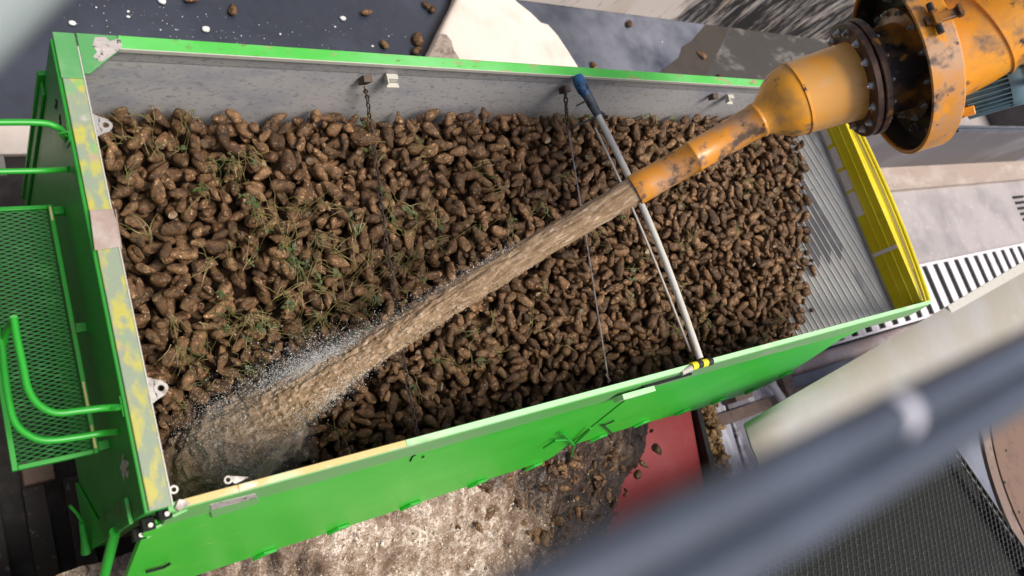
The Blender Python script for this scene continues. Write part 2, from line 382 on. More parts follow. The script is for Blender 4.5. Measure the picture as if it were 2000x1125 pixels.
MT['beet'] = beet_material('beet_skin', (0.098, 0.048, 0.021), (0.200, 0.108, 0.050), (0.017, 0.0085, 0.004))
MT['cut'] = mk('cut_beet', (0.62, 0.56, 0.50), 0.5)
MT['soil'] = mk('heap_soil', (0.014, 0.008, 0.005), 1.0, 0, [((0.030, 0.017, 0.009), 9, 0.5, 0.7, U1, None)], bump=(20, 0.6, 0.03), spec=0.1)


def water_material(name, dark, mid, pale, stretch_note=None, scale=9.0, lo=0.40, hi=0.68, rough=0.22, attr=False, bump=0.5, trans=0.0, sss=0.0):
    m, nt, b = new_mat(name)
    v = coords(nt, U1)
    if attr:
        at = nt.nodes.new('ShaderNodeAttribute')
        at.attribute_name = 'flow'
        v = at.outputs['Vector']
    f = ramp(nt, ntex(nt, v, scale, 8, 0.65, 'noise', 0.6), lo, hi)
    c = mixc(nt, f, dark, mid)
    f2 = ramp(nt, ntex(nt, v, scale * 2.7, 8, 0.7, 'noise', 0.4), 0.52, 0.70)
    c = mixc(nt, f2, c, pale)
    nt.links.new(c, b.inputs['Base Color'])
    b.inputs['Roughness'].default_value = rough
    b.inputs['Transmission Weight'].default_value = trans
    b.inputs['IOR'].default_value = 1.33
    b.inputs['Subsurface Weight'].default_value = sss
    b.inputs['Subsurface Radius'].default_value = (1.0, 0.75, 0.5)
    b.inputs['Subsurface Scale'].default_value = 0.03
    bn = nt.nodes.new('ShaderNodeBump')
    bn.inputs['Strength'].default_value = bump
    bn.inputs['Distance'].default_value = 0.02
    nt.links.new(ntex(nt, v, scale * 3.3, 8, 0.7, 'noise', 0.8), bn.inputs['Height'])
    nt.links.new(bn.outputs['Normal'], b.inputs['Normal'])
    return m


MT['jet'] = water_material('muddy_jet_water', (0.215, 0.135, 0.075), (0.38, 0.262, 0.158), (0.62, 0.50, 0.38), attr=True, scale=2.6, rough=0.2, bump=0.3, sss=0.15, lo=0.36, hi=0.66)
MT['foam'] = water_material('muddy_foam', (0.30, 0.20, 0.115), (0.46, 0.34, 0.22), (0.64, 0.55, 0.46), scale=7, rough=0.35, sss=0.3)
MT['drop'] = mk('water_droplet', (0.92, 0.90, 0.88), 0.12)
MT['tan'] = mk('tan_droplet', (0.58, 0.44, 0.31), 0.18)
MT['casc'] = water_material('muddy_cascade', (0.060, 0.038, 0.028), (0.20, 0.125, 0.085), (0.52, 0.42, 0.32), attr=True, scale=3.0, lo=0.42, hi=0.62)
MT['strand'] = mk('foam_strand', (0.56, 0.46, 0.36), 0.25, 0, [((0.42, 0.30, 0.21), 6, 0.45, 0.6, U1, None), ((0.86, 0.80, 0.74), 3.0, 0.56, 0.68, U1, None)])
MT['brownstrand'] = mk('brown_water_strand', (0.16, 0.10, 0.065), 0.25, 0, [((0.30, 0.20, 0.13), 9, 0.5, 0.65, U1, None), ((0.06, 0.04, 0.03), 7, 0.5, 0.65, U1, None)])


# ------------------------------------------------------------------ mesh building
class MB:
    def __init__(s):
        s.v = []
        s.f = []

    def add(s, vs, fs):
        o = len(s.v)
        s.v.extend([tuple(map(float, p)) for p in vs])
        s.f.extend([tuple(o + i for i in f) for f in fs])
        return s

    def box(s, lo, hi):
        (a, b, c), (d, e, f) = lo, hi
        return s.hexa([(a, b, c), (d, b, c), (d, e, c), (a, e, c), (a, b, f), (d, b, f), (d, e, f), (a, e, f)])

    def hexa(s, p):
        return s.add(p, [(0, 3, 2, 1), (4, 5, 6, 7), (0, 1, 5, 4), (1, 2, 6, 5), (2, 3, 7, 6), (3, 0, 4, 7)])

    def prism(s, poly, d):
        n = len(poly)
        poly = [np.array(p, float) for p in poly]
        d = np.array(d, float)
        return s.add([*poly, *[p + d for p in poly]],
                     [tuple(range(n))[::-1], tuple(range(n, 2 * n)), *[(i, (i + 1) % n, n + (i + 1) % n, n + i) for i in range(n)]])

    def obox(s, c, ax, half):
        c = np.array(c, float)
        X, Y, Z = [np.array(a, float) * h for a, h in zip(ax, half)]
        return s.hexa([c - X - Y - Z, c + X - Y - Z, c + X + Y - Z, c - X + Y - Z, c - X - Y + Z, c + X - Y + Z, c + X + Y + Z, c - X + Y + Z])

    def tube(s, pts, r, seg=12, cap=True):
        pts = [Vector(p) for p in pts]
        n = len(pts)
        rs = r if isinstance(r, (list, tuple, np.ndarray)) else [r] * n
        vs, fs = [], []
        ref = None
        for i, p in enumerate(pts):
            t = (pts[min(i + 1, n - 1)] - pts[max(i - 1, 0)]).normalized()
            if ref is None:
                ref = t.orthogonal().normalized()
            else:
                ref = (ref - t * ref.dot(t)).normalized()
            b = t.cross(ref)
            for k in range(seg):
                a = 2 * math.pi * k / seg
                vs.append(p + (ref * math.cos(a) + b * math.sin(a)) * rs[i])
        for i in range(n - 1):
            for k in range(seg):
                k2 = (k + 1) % seg
                fs.append((i * seg + k, i * seg + k2, (i + 1) * seg + k2, (i + 1) * seg + k))
        if cap:
            fs.append(tuple(range(seg))[::-1])
            fs.append(tuple((n - 1) * seg + k for k in range(seg)))
        return s.add(vs, fs)

    def lathe(s, prof, org, axis, seg=64, closed=False):
        """prof: list of (distance along axis, radius)"""
        a = Vector(axis).normalized()
        u = a.orthogonal().normalized()
        w = a.cross(u)
        o = Vector(org)
        vs, fs = [], []
        for (d, r) in prof:
            for k in range(seg):
                t = 2 * math.pi * k / seg
                vs.append(o + a * d + (u * math.cos(t) + w * math.sin(t)) * r)
        n = len(prof)
        for i in range(n - 1 if not closed else n):
            j = (i + 1) % n
            for k in range(seg):
                k2 = (k + 1) % seg
                fs.append((i * seg + k, i * seg + k2, j * seg + k2, j * seg + k))
        if not closed:
            if prof[0][1] > 1e-6:
                fs.append(tuple(range(seg))[::-1])
            if prof[-1][1] > 1e-6:
                fs.append(tuple((n - 1) * seg + k for k in range(seg)))
        return s.add(vs, fs)

    def build(s, name, mat, parent=None, smooth=True, bevel=0.0, angle=40):
        me = bpy.data.meshes.new(name)
        me.from_pydata(s.v, [], s.f)
        bm = bmesh.new()
        bm.from_mesh(me)
        bmesh.ops.recalc_face_normals(bm, faces=bm.faces)
        bm.to_mesh(me)
        bm.free()
        me.materials.append(mat)
        o = bpy.data.objects.new(name, me)
        COL.objects.link(o)
        if smooth:
            me.polygons.foreach_set('use_smooth', [True] * len(me.polygons))
            me.set_sharp_from_angle(angle=math.radians(angle))
        if bevel:
            md = o.modifiers.new('edge', 'BEVEL')
            md.width = bevel
            md.segments = 2
            md.limit_method = 'ANGLE'
            md.angle_limit = math.radians(50)
        attach(o, parent)
        return o


def attach(o, parent):
    if parent is None:
        return
    o.parent = parent
    if parent.type == 'EMPTY':
        o.matrix_parent_inverse = Matrix.Translation(-Vector(parent.location))


def np_mesh(name, V, F, mat, parent=None, smooth=True, attrs=None):
    """V (n,3), F (m,k) arrays -> one mesh object"""
    me = bpy.data.meshes.new(name)
    V = np.ascontiguousarray(V, np.float32)
    F = np.ascontiguousarray(F, np.int32)
    k = F.shape[1]
    me.vertices.add(len(V))
    me.vertices.foreach_set('co', V.ravel())
    me.loops.add(F.size)
    me.loops.foreach_set('vertex_index', F.ravel())
    me.polygons.add(len(F))
    me.polygons.foreach_set('loop_start', np.arange(0, F.size, k, dtype=np.int32))
    me.polygons.foreach_set('loop_total', np.full(len(F), k, np.int32))
    me.update(calc_edges=True)
    me.validate()
    if smooth:
        me.polygons.foreach_set('use_smooth', np.ones(len(me.polygons), bool))
    for an, (typ, dat) in (attrs or {}).items():
        a = me.attributes.new(an, typ, 'POINT')
        a.data.foreach_set('vector' if typ == 'FLOAT_VECTOR' else 'value', np.ascontiguousarray(dat, np.float32).ravel())
    me.materials.append(mat)
    o = bpy.data.objects.new(name, me)
    COL.objects.link(o)
    attach(o, parent)
    return o


def tag(o, label=None, cat=None, group=None, kind=None):
    if label:
        o['label'] = label
    if cat:
        o['category'] = cat
    if group:
        o['group'] = group
    if kind:
        o['kind'] = kind
    return o


def empty(name, loc, label, cat, group=None):
    o = bpy.data.objects.new(name, None)
    o.location = loc
    o.empty_display_size = 0.2
    COL.objects.link(o)
    bpy.context.view_layer.update()
    return tag(o, label, cat, group)


def arc(p0, c, p1, n=8):
    p0, c, p1 = map(np.array, (p0, c, p1))
    return [tuple((1 - t) ** 2 * p0 + 2 * t * (1 - t) * c + t * t * p1) for t in np.linspace(0, 1, n)]


def sheet(name, poly, z, mat, thick=0.0):
    b = MB()
    if thick:
        b.prism([(x, y, z) for x, y in poly], (0, 0, thick))
    else:
        b.add([(x, y, z) for x, y in poly], [tuple(range(len(poly)))])
    o = b.build(name, mat, smooth=False)
    return o


# ------------------------------------------------------------------ world and light
w = bpy.data.worlds.new('World')
SC.world = w
w.use_nodes = True
nt = w.node_tree
bg = nt.nodes['Background']
sky = nt.nodes.new('ShaderNodeTexSky')
sky.sky_type = 'NISHITA'
sky.sun_disc = False
SUN_EL, SUN_AZ = math.radians(69), math.radians(-62)     # azimuth measured from +X towards +Y
sd = Vector((math.cos(SUN_EL) * math.cos(SUN_AZ), math.cos(SUN_EL) * math.sin(SUN_AZ), math.sin(SUN_EL)))
sky.sun_elevation = SUN_EL
sky.sun_rotation = math.atan2(sd.x, sd.y)
sky.air_density = 1.0
sky.dust_density = 6.0
nt.links.new(sky.outputs[0], bg.inputs['Color'])
bg.inputs['Strength'].default_value = 0.09
sl = bpy.data.lights.new('sun', 'SUN')
sl.energy = 2.6
sl.angle = math.radians(24)
sl.color = (1.0, 0.96, 0.90)
so = bpy.data.objects.new('sun', sl)
so.rotation_euler = sd.to_track_quat('Z', 'Y').to_euler()
so.location = (4, -3, 12)
COL.objects.link(so)
SC.view_settings.view_transform = 'Standard'
SC.view_settings.look = 'None'
SC.view_settings.exposure = 0.5
SC.view_settings.gamma = 1
SC.render.engine = 'CYCLES'
SC.cycles.max_bounces = 6
SC.cycles.use_denoising = True

# ================================================================== SETTING
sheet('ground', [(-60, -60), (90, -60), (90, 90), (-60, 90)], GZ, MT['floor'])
tag(bpy.data.objects['ground'], kind='structure')
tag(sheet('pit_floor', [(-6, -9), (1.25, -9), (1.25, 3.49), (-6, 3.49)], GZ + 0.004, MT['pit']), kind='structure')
tag(sheet('pavement', [(9.4, 0.93), (60, 0.93), (60, 2.43), (9.4, 2.43)], GZ + 0.004, MT['slab']), kind='structure')
tag(sheet('mottled_floor', [(9.35, 4.70), (9.35, 3.2), (40, 3.2), (40, 5.83), (11.35, 5.83), (10.3, 5.0), (9.9, 4.70)], GZ + 0.008, MT['mottledfloor']), kind='structure')  # darker mottled stretch of floor
tag(sheet('dark_band', [(8.5, 4.5), (8.97, 4.806), (9.55, 5.10), (9.75, 5.32), (10.05, 5.45), (10.61, 5.82), (11.3, 5.82), (10.3, 5.0), (9.6, 4.5)], GZ + 0.012, MT['darkband']), kind='structure')  # dark wall's reflection on the wet floor put into a brown sheet
rg = np.random.default_rng(3)
PH = 0.26
top_ = [onz(*p, GZ + PH)[:2] for p in [(800, 180), (828, 118), (850, 80), (868, 42), (890, 0), (905, -40), (985, -40), (1012, 0), (1040, 22), (1058, 40), (1072, 44), (1092, 66), (1112, 96), (1132, 128), (1160, 180)]]
b = MB()
b.prism([(x, y, GZ) for x, y in top_], (0, 0, PH))
pb_ = b.build('pale_block', MT['paleconc'], bevel=0.07)
pb_.modifiers['edge'].segments = 4
tag(pb_, 'big pale rounded concrete block behind the far rim of the trailer', 'block')
pc = [onz(*p, GZ + PH)[:2] for p in [(834, 116), (850, 86), (860, 66), (872, 68), (882, 80), (886, 98), (896, 112), (902, 140), (832, 150)]]
b = MB()
b.prism([(x, y, GZ + PH + 0.001) for x, y in pc], (0, 0, 0.002))
b.build('shaded_face', MT['darkconc'], pb_, smooth=False)  # flat patch on the top painted with the tone of the shaded side
tag(sheet('kerb', [(9.4, 2.43), (60, 2.43), (60, 2.9), (9.4, 2.9)], GZ + 0.002, MT['ledge'], 0.13), kind='structure')
tag(sheet('upper_pavement', [(10.6, 3.06), (60, 3.06), (60, 4.3), (10.6, 4.3)], GZ + 0.016, MT['slab']), kind='structure')

# concrete walls behind
b = MB()
b.box((-14.0, 5.83, GZ), (60, 6.1, GZ + 5.2))
tag(b.build('stained_wall', MT['stainwall'], bevel=0.01), 'tall pale concrete wall streaked with black mould behind the trailer', 'wall')
b = MB()
b.box((11.2, 2.90, GZ + 0.0), (20.3, 3.05, GZ + 1.52))
lw = b.build('low_wall', MT['lowwall'], bevel=0.01)
tag(lw, 'low dark wet wall above the brown ledge, right of the orange cannon', 'wall')
b = MB()
for k, y in enumerate((2.93, 2.99)):
    b.tube([(11.2, y, GZ + 1.535), (15, y, GZ + 1.545), (17.5, y, GZ + 1.535), (20.3, y, GZ + 1.54)], 0.022, 8)
b.build('rail_strip', MT['rail'], lw)
b = MB()
b.box((20.3, 2.9, GZ), (20.45, 8.5, GZ + 1.52))
tag(b.build('end_wall', MT['lowwall'], bevel=0.01), 'dark return wall meeting the end of the low wet wall', 'wall')

# drain grating along the slab
b = MB()
x = 8.72
while x < 27:
    b.box((x, -0.02, GZ + 0.012), (x + 0.235, 0.88, GZ + 0.05))
    x += 0.44
b.box((8.6, 0.88, GZ + 0.012), (27, 0.93, GZ + 0.055))
b.box((8.6, -0.06, GZ + 0.012), (27, -0.02, GZ + 0.055))
tag(sheet('drain_channel', [(8.5, -0.09), (28, -0.09), (28, 0.93), (8.5, 0.93)], GZ + 0.009, MT['slot']), kind='structure')  # flat black strip stands in for the shaded depth under the bars
tag(b.build('drain_grating', MT['grate'], bevel=0.006), 'pale slotted drain grating beside the rear corner of the trailer', 'grating')
b = MB()
pts = [(7.6, -0.16, GZ + 0.03), (10, -0.17, GZ + 0.03), (14, -0.15, GZ + 0.03), (26, -0.16, GZ + 0.03)]
b.tube([(p[0], p[1] - 0.05, p[2] - 0.05) for p in pts], 0.12, 16)
tag(b.build('round_kerb', MT['pinkkerb']), 'rounded pinkish kerb along the near edge of the drain grating', 'kerb')
b = MB()
for k in range(5):
    p = onz(1990 - 2 * k, 372 + 9 * k)
    b.box((19.7, 2.0 - 0.14 * k, GZ + 0.006), (20.3, 2.06 - 0.14 * k, GZ + 0.03))
tag(b.build('small_grating', MT['slot']), 'small dark slotted gully grate at the far right edge', 'grating')

# ---- structures under the near side: red panel, plates, beams, post
b = MB()
b.hexa([(4.2, -1.9, -3.12), (6.40, -1.9, -3.12), (6.68, -0.1, -2.98), (4.2, -0.1, -2.98),
        (4.2, -1.9, -3.06), (6.40, -1.9, -3.06), (6.68, -0.1, -2.92), (4.2, -0.1, -2.92)])
tag(b.build('red_panel', MT['red'], bevel=0.01), 'faded red chute panel under the falling beets', 'panel')
b = MB()
b.hexa([(6.42, -1.9, -3.2), (6.50, -1.9, -3.2), (6.78, -0.1, -3.2), (6.70, -0.1, -3.2),
        (6.42, -1.9, -2.86), (6.50, -1.9, -2.86), (6.78, -0.1, -2.86), (6.70, -0.1, -2.86)])
tag(b.build('divider_plate', MT['black']), 'thin black divider plate along the edge of the red panel', 'plate')


def plank(name, x0, x1, y0, y1, z0, z1, mat, label, cat, skew=0.0):
    b = MB()
    b.hexa([(x0 - skew, y0, z0), (x1 - skew, y0, z0), (x1, y1, z0), (x0, y1, z0), (x0 - skew, y0, z1), (x1 - skew, y0, z1), (x1, y1, z1), (x0, y1, z1)])
    return tag(b.build(name, mat, bevel=0.008), label, cat)


plank('chute_plate', 6.72, 6.86, -1.9, -0.2, -3.25, -3.18, MT['lilacplate'], 'narrow wet grey plate between red panel and pile of beets', 'plate', 0.2)
plank('splash_plate', 7.22, 7.56, -1.9, -0.3, -3.25, -3.17, MT['whiteplate'], 'bright white wet plate right beside the small pile of beets', 'plate', 0.15)
plank('splash_board', 7.60, 8.72, -1.9, -0.34, -3.25, -3.16, MT['lilacplate'], 'lilac grey plate with white splash streaks below the green flap', 'plate', 0.15)
plank('brown_block', 7.50, 7.86, -0.42, -0.22, -3.16, -2.92, MT['rust'], 'short brown block under the flap edge between two wet plates', 'beam')
plank('floor_beam', 7.0, 16.0, -0.66, -0.50, -3.30, -3.10, MT['rust'], 'long brown beam parallel to the rounded kerb', 'beam')
plank('cross_beam', 8.76, 8.98, -1.9, -0.30, -3.28, -3.06, MT['rust'], 'dark brown cross beam left of the white pipe stub', 'beam')
plank('rear_plate', 9.02, 11.2, -1.6, -0.66, -3.27, -3.19, MT['whiteplate'], 'white and brown splashed plate beyond the white pipe stub', 'plate')
b = MB()
p0, p1 = onz(1506, 748, -2.95), onz(1545, 805, -2.95)
b.tube([p0, p1], 0.055, 20)
b.lathe([(-0.03, 0.0), (-0.03, 0.06), (0.03, 0.068), (0.03, 0.0)], p0, np.array(p1) - np.array(p0), 20)
tag(b.build('pipe_stub', MT['railw']), 'short white pipe stub sticking out below the green flap', 'pipe')

b = MB()
b.box((-2.9, -8.0, GZ), (-2.1, 2.4, 3.4))  # added out-of-view wall that keeps sky light off the headboard and pit
tag(b.build('shade_wall', MT['darkconc'], bevel=0.02), 'unseen concrete wall added in front of the headboard to shade it', 'wall')
# left: white block and dark sleepers in the pit
b = MB()
b.box((-1.6, 3.47, GZ), (0.26, 3.80, GZ + 0.06))
tag(b.build('concrete_block', MT['paleconc'], bevel=0.012), 'pale concrete block by the far corner of the green headboard', 'block')
b = MB()
b.box((-1.6, 3.25, GZ), (-0.08, 3.44, GZ + 0.10))
tag(b.build('edge_beam', MT['greysheet'], bevel=0.01), 'grey edge beam just below the pale concrete block at left', 'beam')
for k, (xa, xb, lab) in enumerate([(-0.62, -0.50, 'dim timber sleeper under the platform, nearest the frame edge'), (-0.35, -0.20, 'dim timber sleeper in the dark pit, middle of the three'),
                                   (-0.08, 0.06, 'dim timber sleeper in the dark pit, nearest the green jack')]):
    b = MB()
    b.box((xa, -1.2, GZ + 0.004), (xb, 0.62, GZ + 0.12))
    tag(b.build('timber_sleeper', MT['sleeper'], bevel=0.01), lab, 'sleeper', 'sleepers in the dark pit')
b = MB()
b.box((-0.34, 0.62, GZ + 0.004), (-0.13, 0.80, GZ + 0.22))
tag(b.build('brown_crate_block', MT['rust'], bevel=0.012), 'small brown block in the dark pit below the green platform', 'block')

# ================================================================== TRAILER
TR = empty('beet_trailer', (3.6, 1.2, GZ), 'long green open trailer loaded with muddy sugar beets', 'trailer')
L, W = 7.2, 2.4
# headboard
b = MB()
b.box((-0.118, -0.02, -1.95), (-0.02, 2.44, -0.004))
hb = b.build('headboard', MT['dgreen'], TR, bevel=0.006)
b = MB()
b.box((-0.135, 2.36, -1.95), (-0.119, 2.45, -0.42))
b.box((-0.150, 2.44, -1.95), (-0.02, 2.47, -0.35))
b.build('corner_post', MT['dgreen'], hb, bevel=0.004)
b = MB()
b.box((-0.14, -0.03, -1.95), (-0.119, 0.10, -0.30))
b.build('corner_post', MT['dgreen'], hb, bevel=0.004)
b = MB()
b.box((-0.10, 0.06, -2.05), (0.0, 2.40, -1.95))
b.build('bottom_beam', MT['dgreen'], hb, bevel=0.006)
# diagonal stiffener low on the headboard near the front corner
b = MB()
b.prism([(-0.121, -0.03, -1.1), (-0.121, -0.03, -1.95), (-0.121, 0.42, -1.95)], (-0.02, 0, 0))
b.build('stiffener', MT['green'], hb, bevel=0.004)
# scraped flake on the headboard
b = MB()
fl = []
for k in range(22):
    a = 2 * math.pi * k / 22
    rr = 1 + 0.28 * math.sin(5 * a + 1) + 0.2 * math.sin(9 * a)
    fl.append((-0.1195, 0.235 + 0.045 * rr * math.cos(a) , -0.26 + 0.10 * rr * math.sin(a)))
b.prism(fl, (-0.002, 0, 0))
b.build('paint_flake', MT['scraped'], hb, smooth=False)
# two little arrow marks
for (yc, zc, rot) in ((2.16, -0.18, 0.15), (2.05, -0.17, -0.35)):
    b = MB()
    sh = [(-0.008, -0.05), (0.008, -0.05), (0.008, 0.01), (0.032, -0.005), (0.004, 0.05), (-0.004, 0.05), (-0.032, -0.005), (-0.008, 0.01)]
    cr, sr = math.cos(rot), math.sin(rot)
    b.prism([(-0.1195, yc + cr * y - sr * z, zc + sr * y + cr * z) for y, z in sh], (-0.0015, 0, 0))
    b.build('arrow_mark', MT['slot'], hb, smooth=False)
# front rim
b = MB()
b.box((-0.10, -0.015, 0.0), (-0.003, 1.32, 0.014))
b.box((-0.10, 1.462, 0.0), (-0.003, 2.20, 0.014))
fr = b.build('front_rim', MT['yellowrim'], TR, bevel=0.004)
b = MB()
b.box((-0.105, 2.202, 0.0), (-0.003, 2.47, 0.0142))
b.build('rim_end', MT['rimend'], fr, bevel=0.004)
b = MB()
b.box((-0.003, -0.015, -0.03), (0.003, 2.39, 0.016))
b.build('bare_edge', MT['bare'], fr)
b = MB()
b.prism([(-0.112, 1.25, 0.02), (-0.10, 1.46, 0.022), (0.004, 1.46, 0.022), (0.010, 1.40, 0.020), (0.005, 1.26, 0.016)], (0, 0, 0.006))
b.prism([(0.004, 1.25, -0.05), (0.012, 1.44, -0.06), (0.012, 1.46, 0.026), (0.004, 1.25, 0.020)], (0.006, 0, 0))
b.build('patch_plate', MT['patch'], fr, bevel=0.002)
# corner gusset
b = MB()
b.prism([(0.004, 2.23, 0.0), (0.03, 2.23, 0.0), (0.20, 2.385, 0.0), (0.20, 2.47, 0.0), (0.004, 2.47, 0.0)], (0, 0, 0.0165))
gs = b.build('corner_gusset', MT['rimend'], TR, bevel=0.003)
sc = [(0.06, 2.33), (0.085, 2.36), (0.07, 2.40), (0.09, 2.45), (0.14, 2.455), (0.16, 2.43), (0.21, 2.455), (0.215, 2.405), (0.20, 2.384), (0.16, 2.352), (0.11, 2.31), (0.09, 2.30)]
b = MB()
b.prism([(x, y, 0.0168) for x, y in sc], (0, 0, 0.0015))
b.build('scrape_mark', MT['scraped'], gs, smooth=False)
# lifting lugs on the front rim and the two ring eyes
for (yy, nm) in ((1.93, 0), (0.53, 0)):
    b = MB()
    prof = []
    n = 24
    outer = [(0.0, -0.055), (0.055, -0.045), (0.082, -0.028), (0.082, 0.028), (0.055, 0.045), (0.0, 0.055)]
    hole = [(0.05 + 0.016 * math.cos(2 * math.pi * k / n), 0.016 * math.sin(2 * math.pi * k / n)) for k in range(n)]
    # ring of quads around the hole
    ring = [(0.05 + 0.032 * math.cos(2 * math.pi * k / n), 0.032 * math.sin(2 * math.pi * k / n)) for k in range(n)]
    vs = [(0.003 + x, yy + y, 0.006) for x, y in ring + hole] + [(0.003 + x, yy + y, 0.018) for x, y in ring + hole]
    fs = []
    for k in range(n):
        k2 = (k + 1) % n
        fs += [(k, k2, n + k2, n + k), (2 * n + k, 2 * n + k2, 3 * n + k2, 3 * n + k), (n + k, n + k2, 3 * n + k2, 3 * n + k), (k, k2, 2 * n + k2, 2 * n + k)]
    b.add(vs, fs)
    b.prism([(0.003, yy - 0.065, 0.0065), (0.028, yy - 0.05, 0.0065), (0.022, yy - 0.012, 0.0065), (0.018, yy, 0.0065), (0.022, yy + 0.012, 0.0065), (0.028, yy + 0.05, 0.0065), (0.003, yy + 0.065, 0.0065)], (0, 0, 0.011))
    b.prism([(0.028, yy - 0.05, 0.0065), (0.072, yy - 0.032, 0.0065), (0.060, yy - 0.028, 0.0065), (0.030, yy - 0.024, 0.0065)], (0, 0, 0.0108))
    b.prism([(0.028, yy + 0.05, 0.0065), (0.072, yy + 0.032, 0.0065), (0.060, yy + 0.028, 0.0065), (0.030, yy + 0.024, 0.0065)], (0, 0, 0.0108))
    b.build('lifting_lug', MT['steel'], TR)
for (xx, yy) in ((0.025, 0.055), (0.27, 0.035)):
    b = MB()
    b.lathe([(-0.012, 0.011), (-0.012, 0.020), (0.012, 0.020), (0.012, 0.011)], (xx, yy, -0.03), (0, 0, 1), 24, closed=True)
    if xx > 0.1:
        b.prism([(xx + 0.012, yy + 0.016, -0.036), (xx + 0.10, yy - 0.012, -0.036), (xx + 0.03, yy - 0.028, -0.036), (xx + 0.015, yy - 0.012, -0.036)], (0, 0, 0.016))
    b.build('ring_eye', MT['steel'], TR)

# far side wall
b = MB()
prof = [(2.400, -0.002), (2.403, -0.115), (2.412, -0.125), (2.406, -0.145), (2.400, -1.9), (2.455, -1.9), (2.455, -0.002)]
b.prism([(0.0, y, z) for y, z in prof], (L + 0.08, 0, 0))
fw = b.build('far_wall', MT['greywall'], TR, bevel=0.002)
b = MB()
b.box((0.204, 2.392, 0.0), (L + 0.12, 2.475, 0.014))
rim = b.build('far_rim', MT['farrim'], TR, bevel=0.004)
b = MB()
b.box((0.18, 2.386, -0.012), (L + 0.1, 2.3915, 0.017))
b.build('bare_edge', MT['bare'], rim)
# pale hooks on the far wall
for (px, py, s) in ((765, 146, 1.0), (1427, 186, 1.0)):
    p = ony(px, py, 2.39)
    b = MB()
    b.box((p[0] - 0.04, 2.36, p[2] - 0.045), (p[0] + 0.045, 2.399, p[2] + 0.0))
    b.box((p[0] - 0.03, 2.325, p[2] - 0.060), (p[0] + 0.065, 2.36, p[2] - 0.050))
    b.box((p[0] - 0.04, 2.33, p[2] - 0.055), (p[0] - 0.03, 2.36, p[2] - 0.005))
    b.build('hook_bracket', MT['bare'], fw, bevel=0.002)
for (px, py) in ((713, 152), (1103, 172), (1393, 186)):
    p = ony(px, py, 2.39)
    b = MB()
    b.hexa([(p[0] - 0.035, 2.36, p[2] - 0.05), (p[0] + 0.02, 2.36, p[2] - 0.04), (p[0] + 0.02, 2.399, p[2] - 0.03), (p[0] - 0.035, 2.399, p[2] - 0.03),
            (p[0] - 0.02, 2.35, p[2] + 0.01), (p[0] + 0.04, 2.35, p[2] + 0.02), (p[0] + 0.04, 2.399, p[2] + 0.03), (p[0] - 0.02, 2.399, p[2] + 0.02)])
    b.build('chain_bracket', MT['chain'], fw, bevel=0.003)

# floor of the trailer
b = MB()
b.box((0.0, 0.0, -2.0), (L, 2.4, -1.93))
b.build('trailer_floor', MT['rust'], TR)
# chassis under the floor
b = MB()
b.box((0.4, 0.7, -2.35), (L - 0.2, 0.85, -2.01))
b.box((0.4, 1.55, -2.35), (L - 0.2, 1.7, -2.01))
b.build('chassis', MT['rust'], TR)
for xx in (4.6, 5.9):
    b = MB()
    for yy in (0.28, 1.92):
        b.lathe([(-0.14, 0.25), (-0.14, 0.44), (-0.10, 0.48), (0.10, 0.48), (0.14, 0.44), (0.14, 0.25)], (xx, yy, GZ + 0.49), (0, 1, 0), 40)
    b.tube([(xx, 0.28, GZ + 0.49), (xx, 1.92, GZ + 0.49)], 0.07, 12)
    b.build('wheel_pair', MT['black'], TR)

# near rim, band and two flaps
b = MB()
b.box((0.30, -0.036, 0.0), (1.22, 0.0, 0.014))
b.build('near_rim_worn', MT['nearrimyellow'], TR, bevel=0.003)
b = MB()
b.box((1.221, -0.036, 0.0), (L + 0.10, 0.0, 0.0138))
b.build('near_rim', MT['palegreen'], TR, bevel=0.003)
b = MB()
b.box((0.02, -0.036, 0.0), (0.299, 0.0, 0.0136))
b.build('near_rim_end', MT['nearrimyellow'], TR, bevel=0.003)
b = MB()
b.prism([(-0.02, 0.0, -0.001), (-0.02, -0.042, -0.001), (-0.02, -0.082, -0.215), (-0.02, -0.02, -0.215), (-0.02, 0.0, -0.18)], (L + 0.10, 0, 0))
bd = b.build('rim_band', MT['band'], TR, bevel=0.004)
FT, FB = np.array([-0.075, -0.225]), np.array([-0.372, -1.50])     # flap top / bottom (y, z)


def flap_pt(x, t, off=0.0):
    p = FT + (FB - FT) * t
    n = np.array([-(FB - FT)[1], (FB - FT)[0]])
    n = -n / np.linalg.norm(n)
    if n[0] > 0:
        n = -n
    p = p + n * off
    return (x, p[0], p[1])


def flap(x0, x1, outline):
    b = MB()
    b.prism([flap_pt(x, t) for x, t in outline], np.array(flap_pt(0, 0, -0.035)) - np.array(flap_pt(0, 0, 0)))
    f = b.build('side_flap', MT['flap'], TR, bevel=0.004)
    return f


f1 = flap(0, 3.2, [(-0.09, 0.0), (3.20, 0.0), (3.22, 0.90), (3.18, 0.955), (2.7, 0.965), (1.6, 1.0), (0.6, 0.99), (-0.09, 1.0)])
f2 = flap(3.25, 7.25, [(3.245, 0.0), (6.45, 0.0), (6.20, 0.12), (6.19, 0.60), (6.12, 0.80), (5.9, 0.89), (5.0, 0.885), (4.1, 0.79), (3.245, 0.765)])


def fpx(px, py):
    """where the sight line of a point on the flap meets the flap's own plane -> (x, t)"""
    d = ray(px, py)
    e = FB - FT
    n = np.array([0, e[1], -e[0]])
    p0 = np.array([0, FT[0], FT[1]])
    s = ((p0 - CAM) @ n) / (d @ n)
    q = CAM + d * s
    return q[0], ((q[1:] - FT) @ e) / (e @ e)


def flap_patch(fl, name, mat, pts, thick, pre=0.001, **k):
    b = MB()
    d = np.array(flap_pt(0, 0, thick)) - np.array(flap_pt(0, 0, 0))
    b.prism([flap_pt(x, t, pre) for x, t in pts], d)
    return b.build(name, mat, fl, **k)


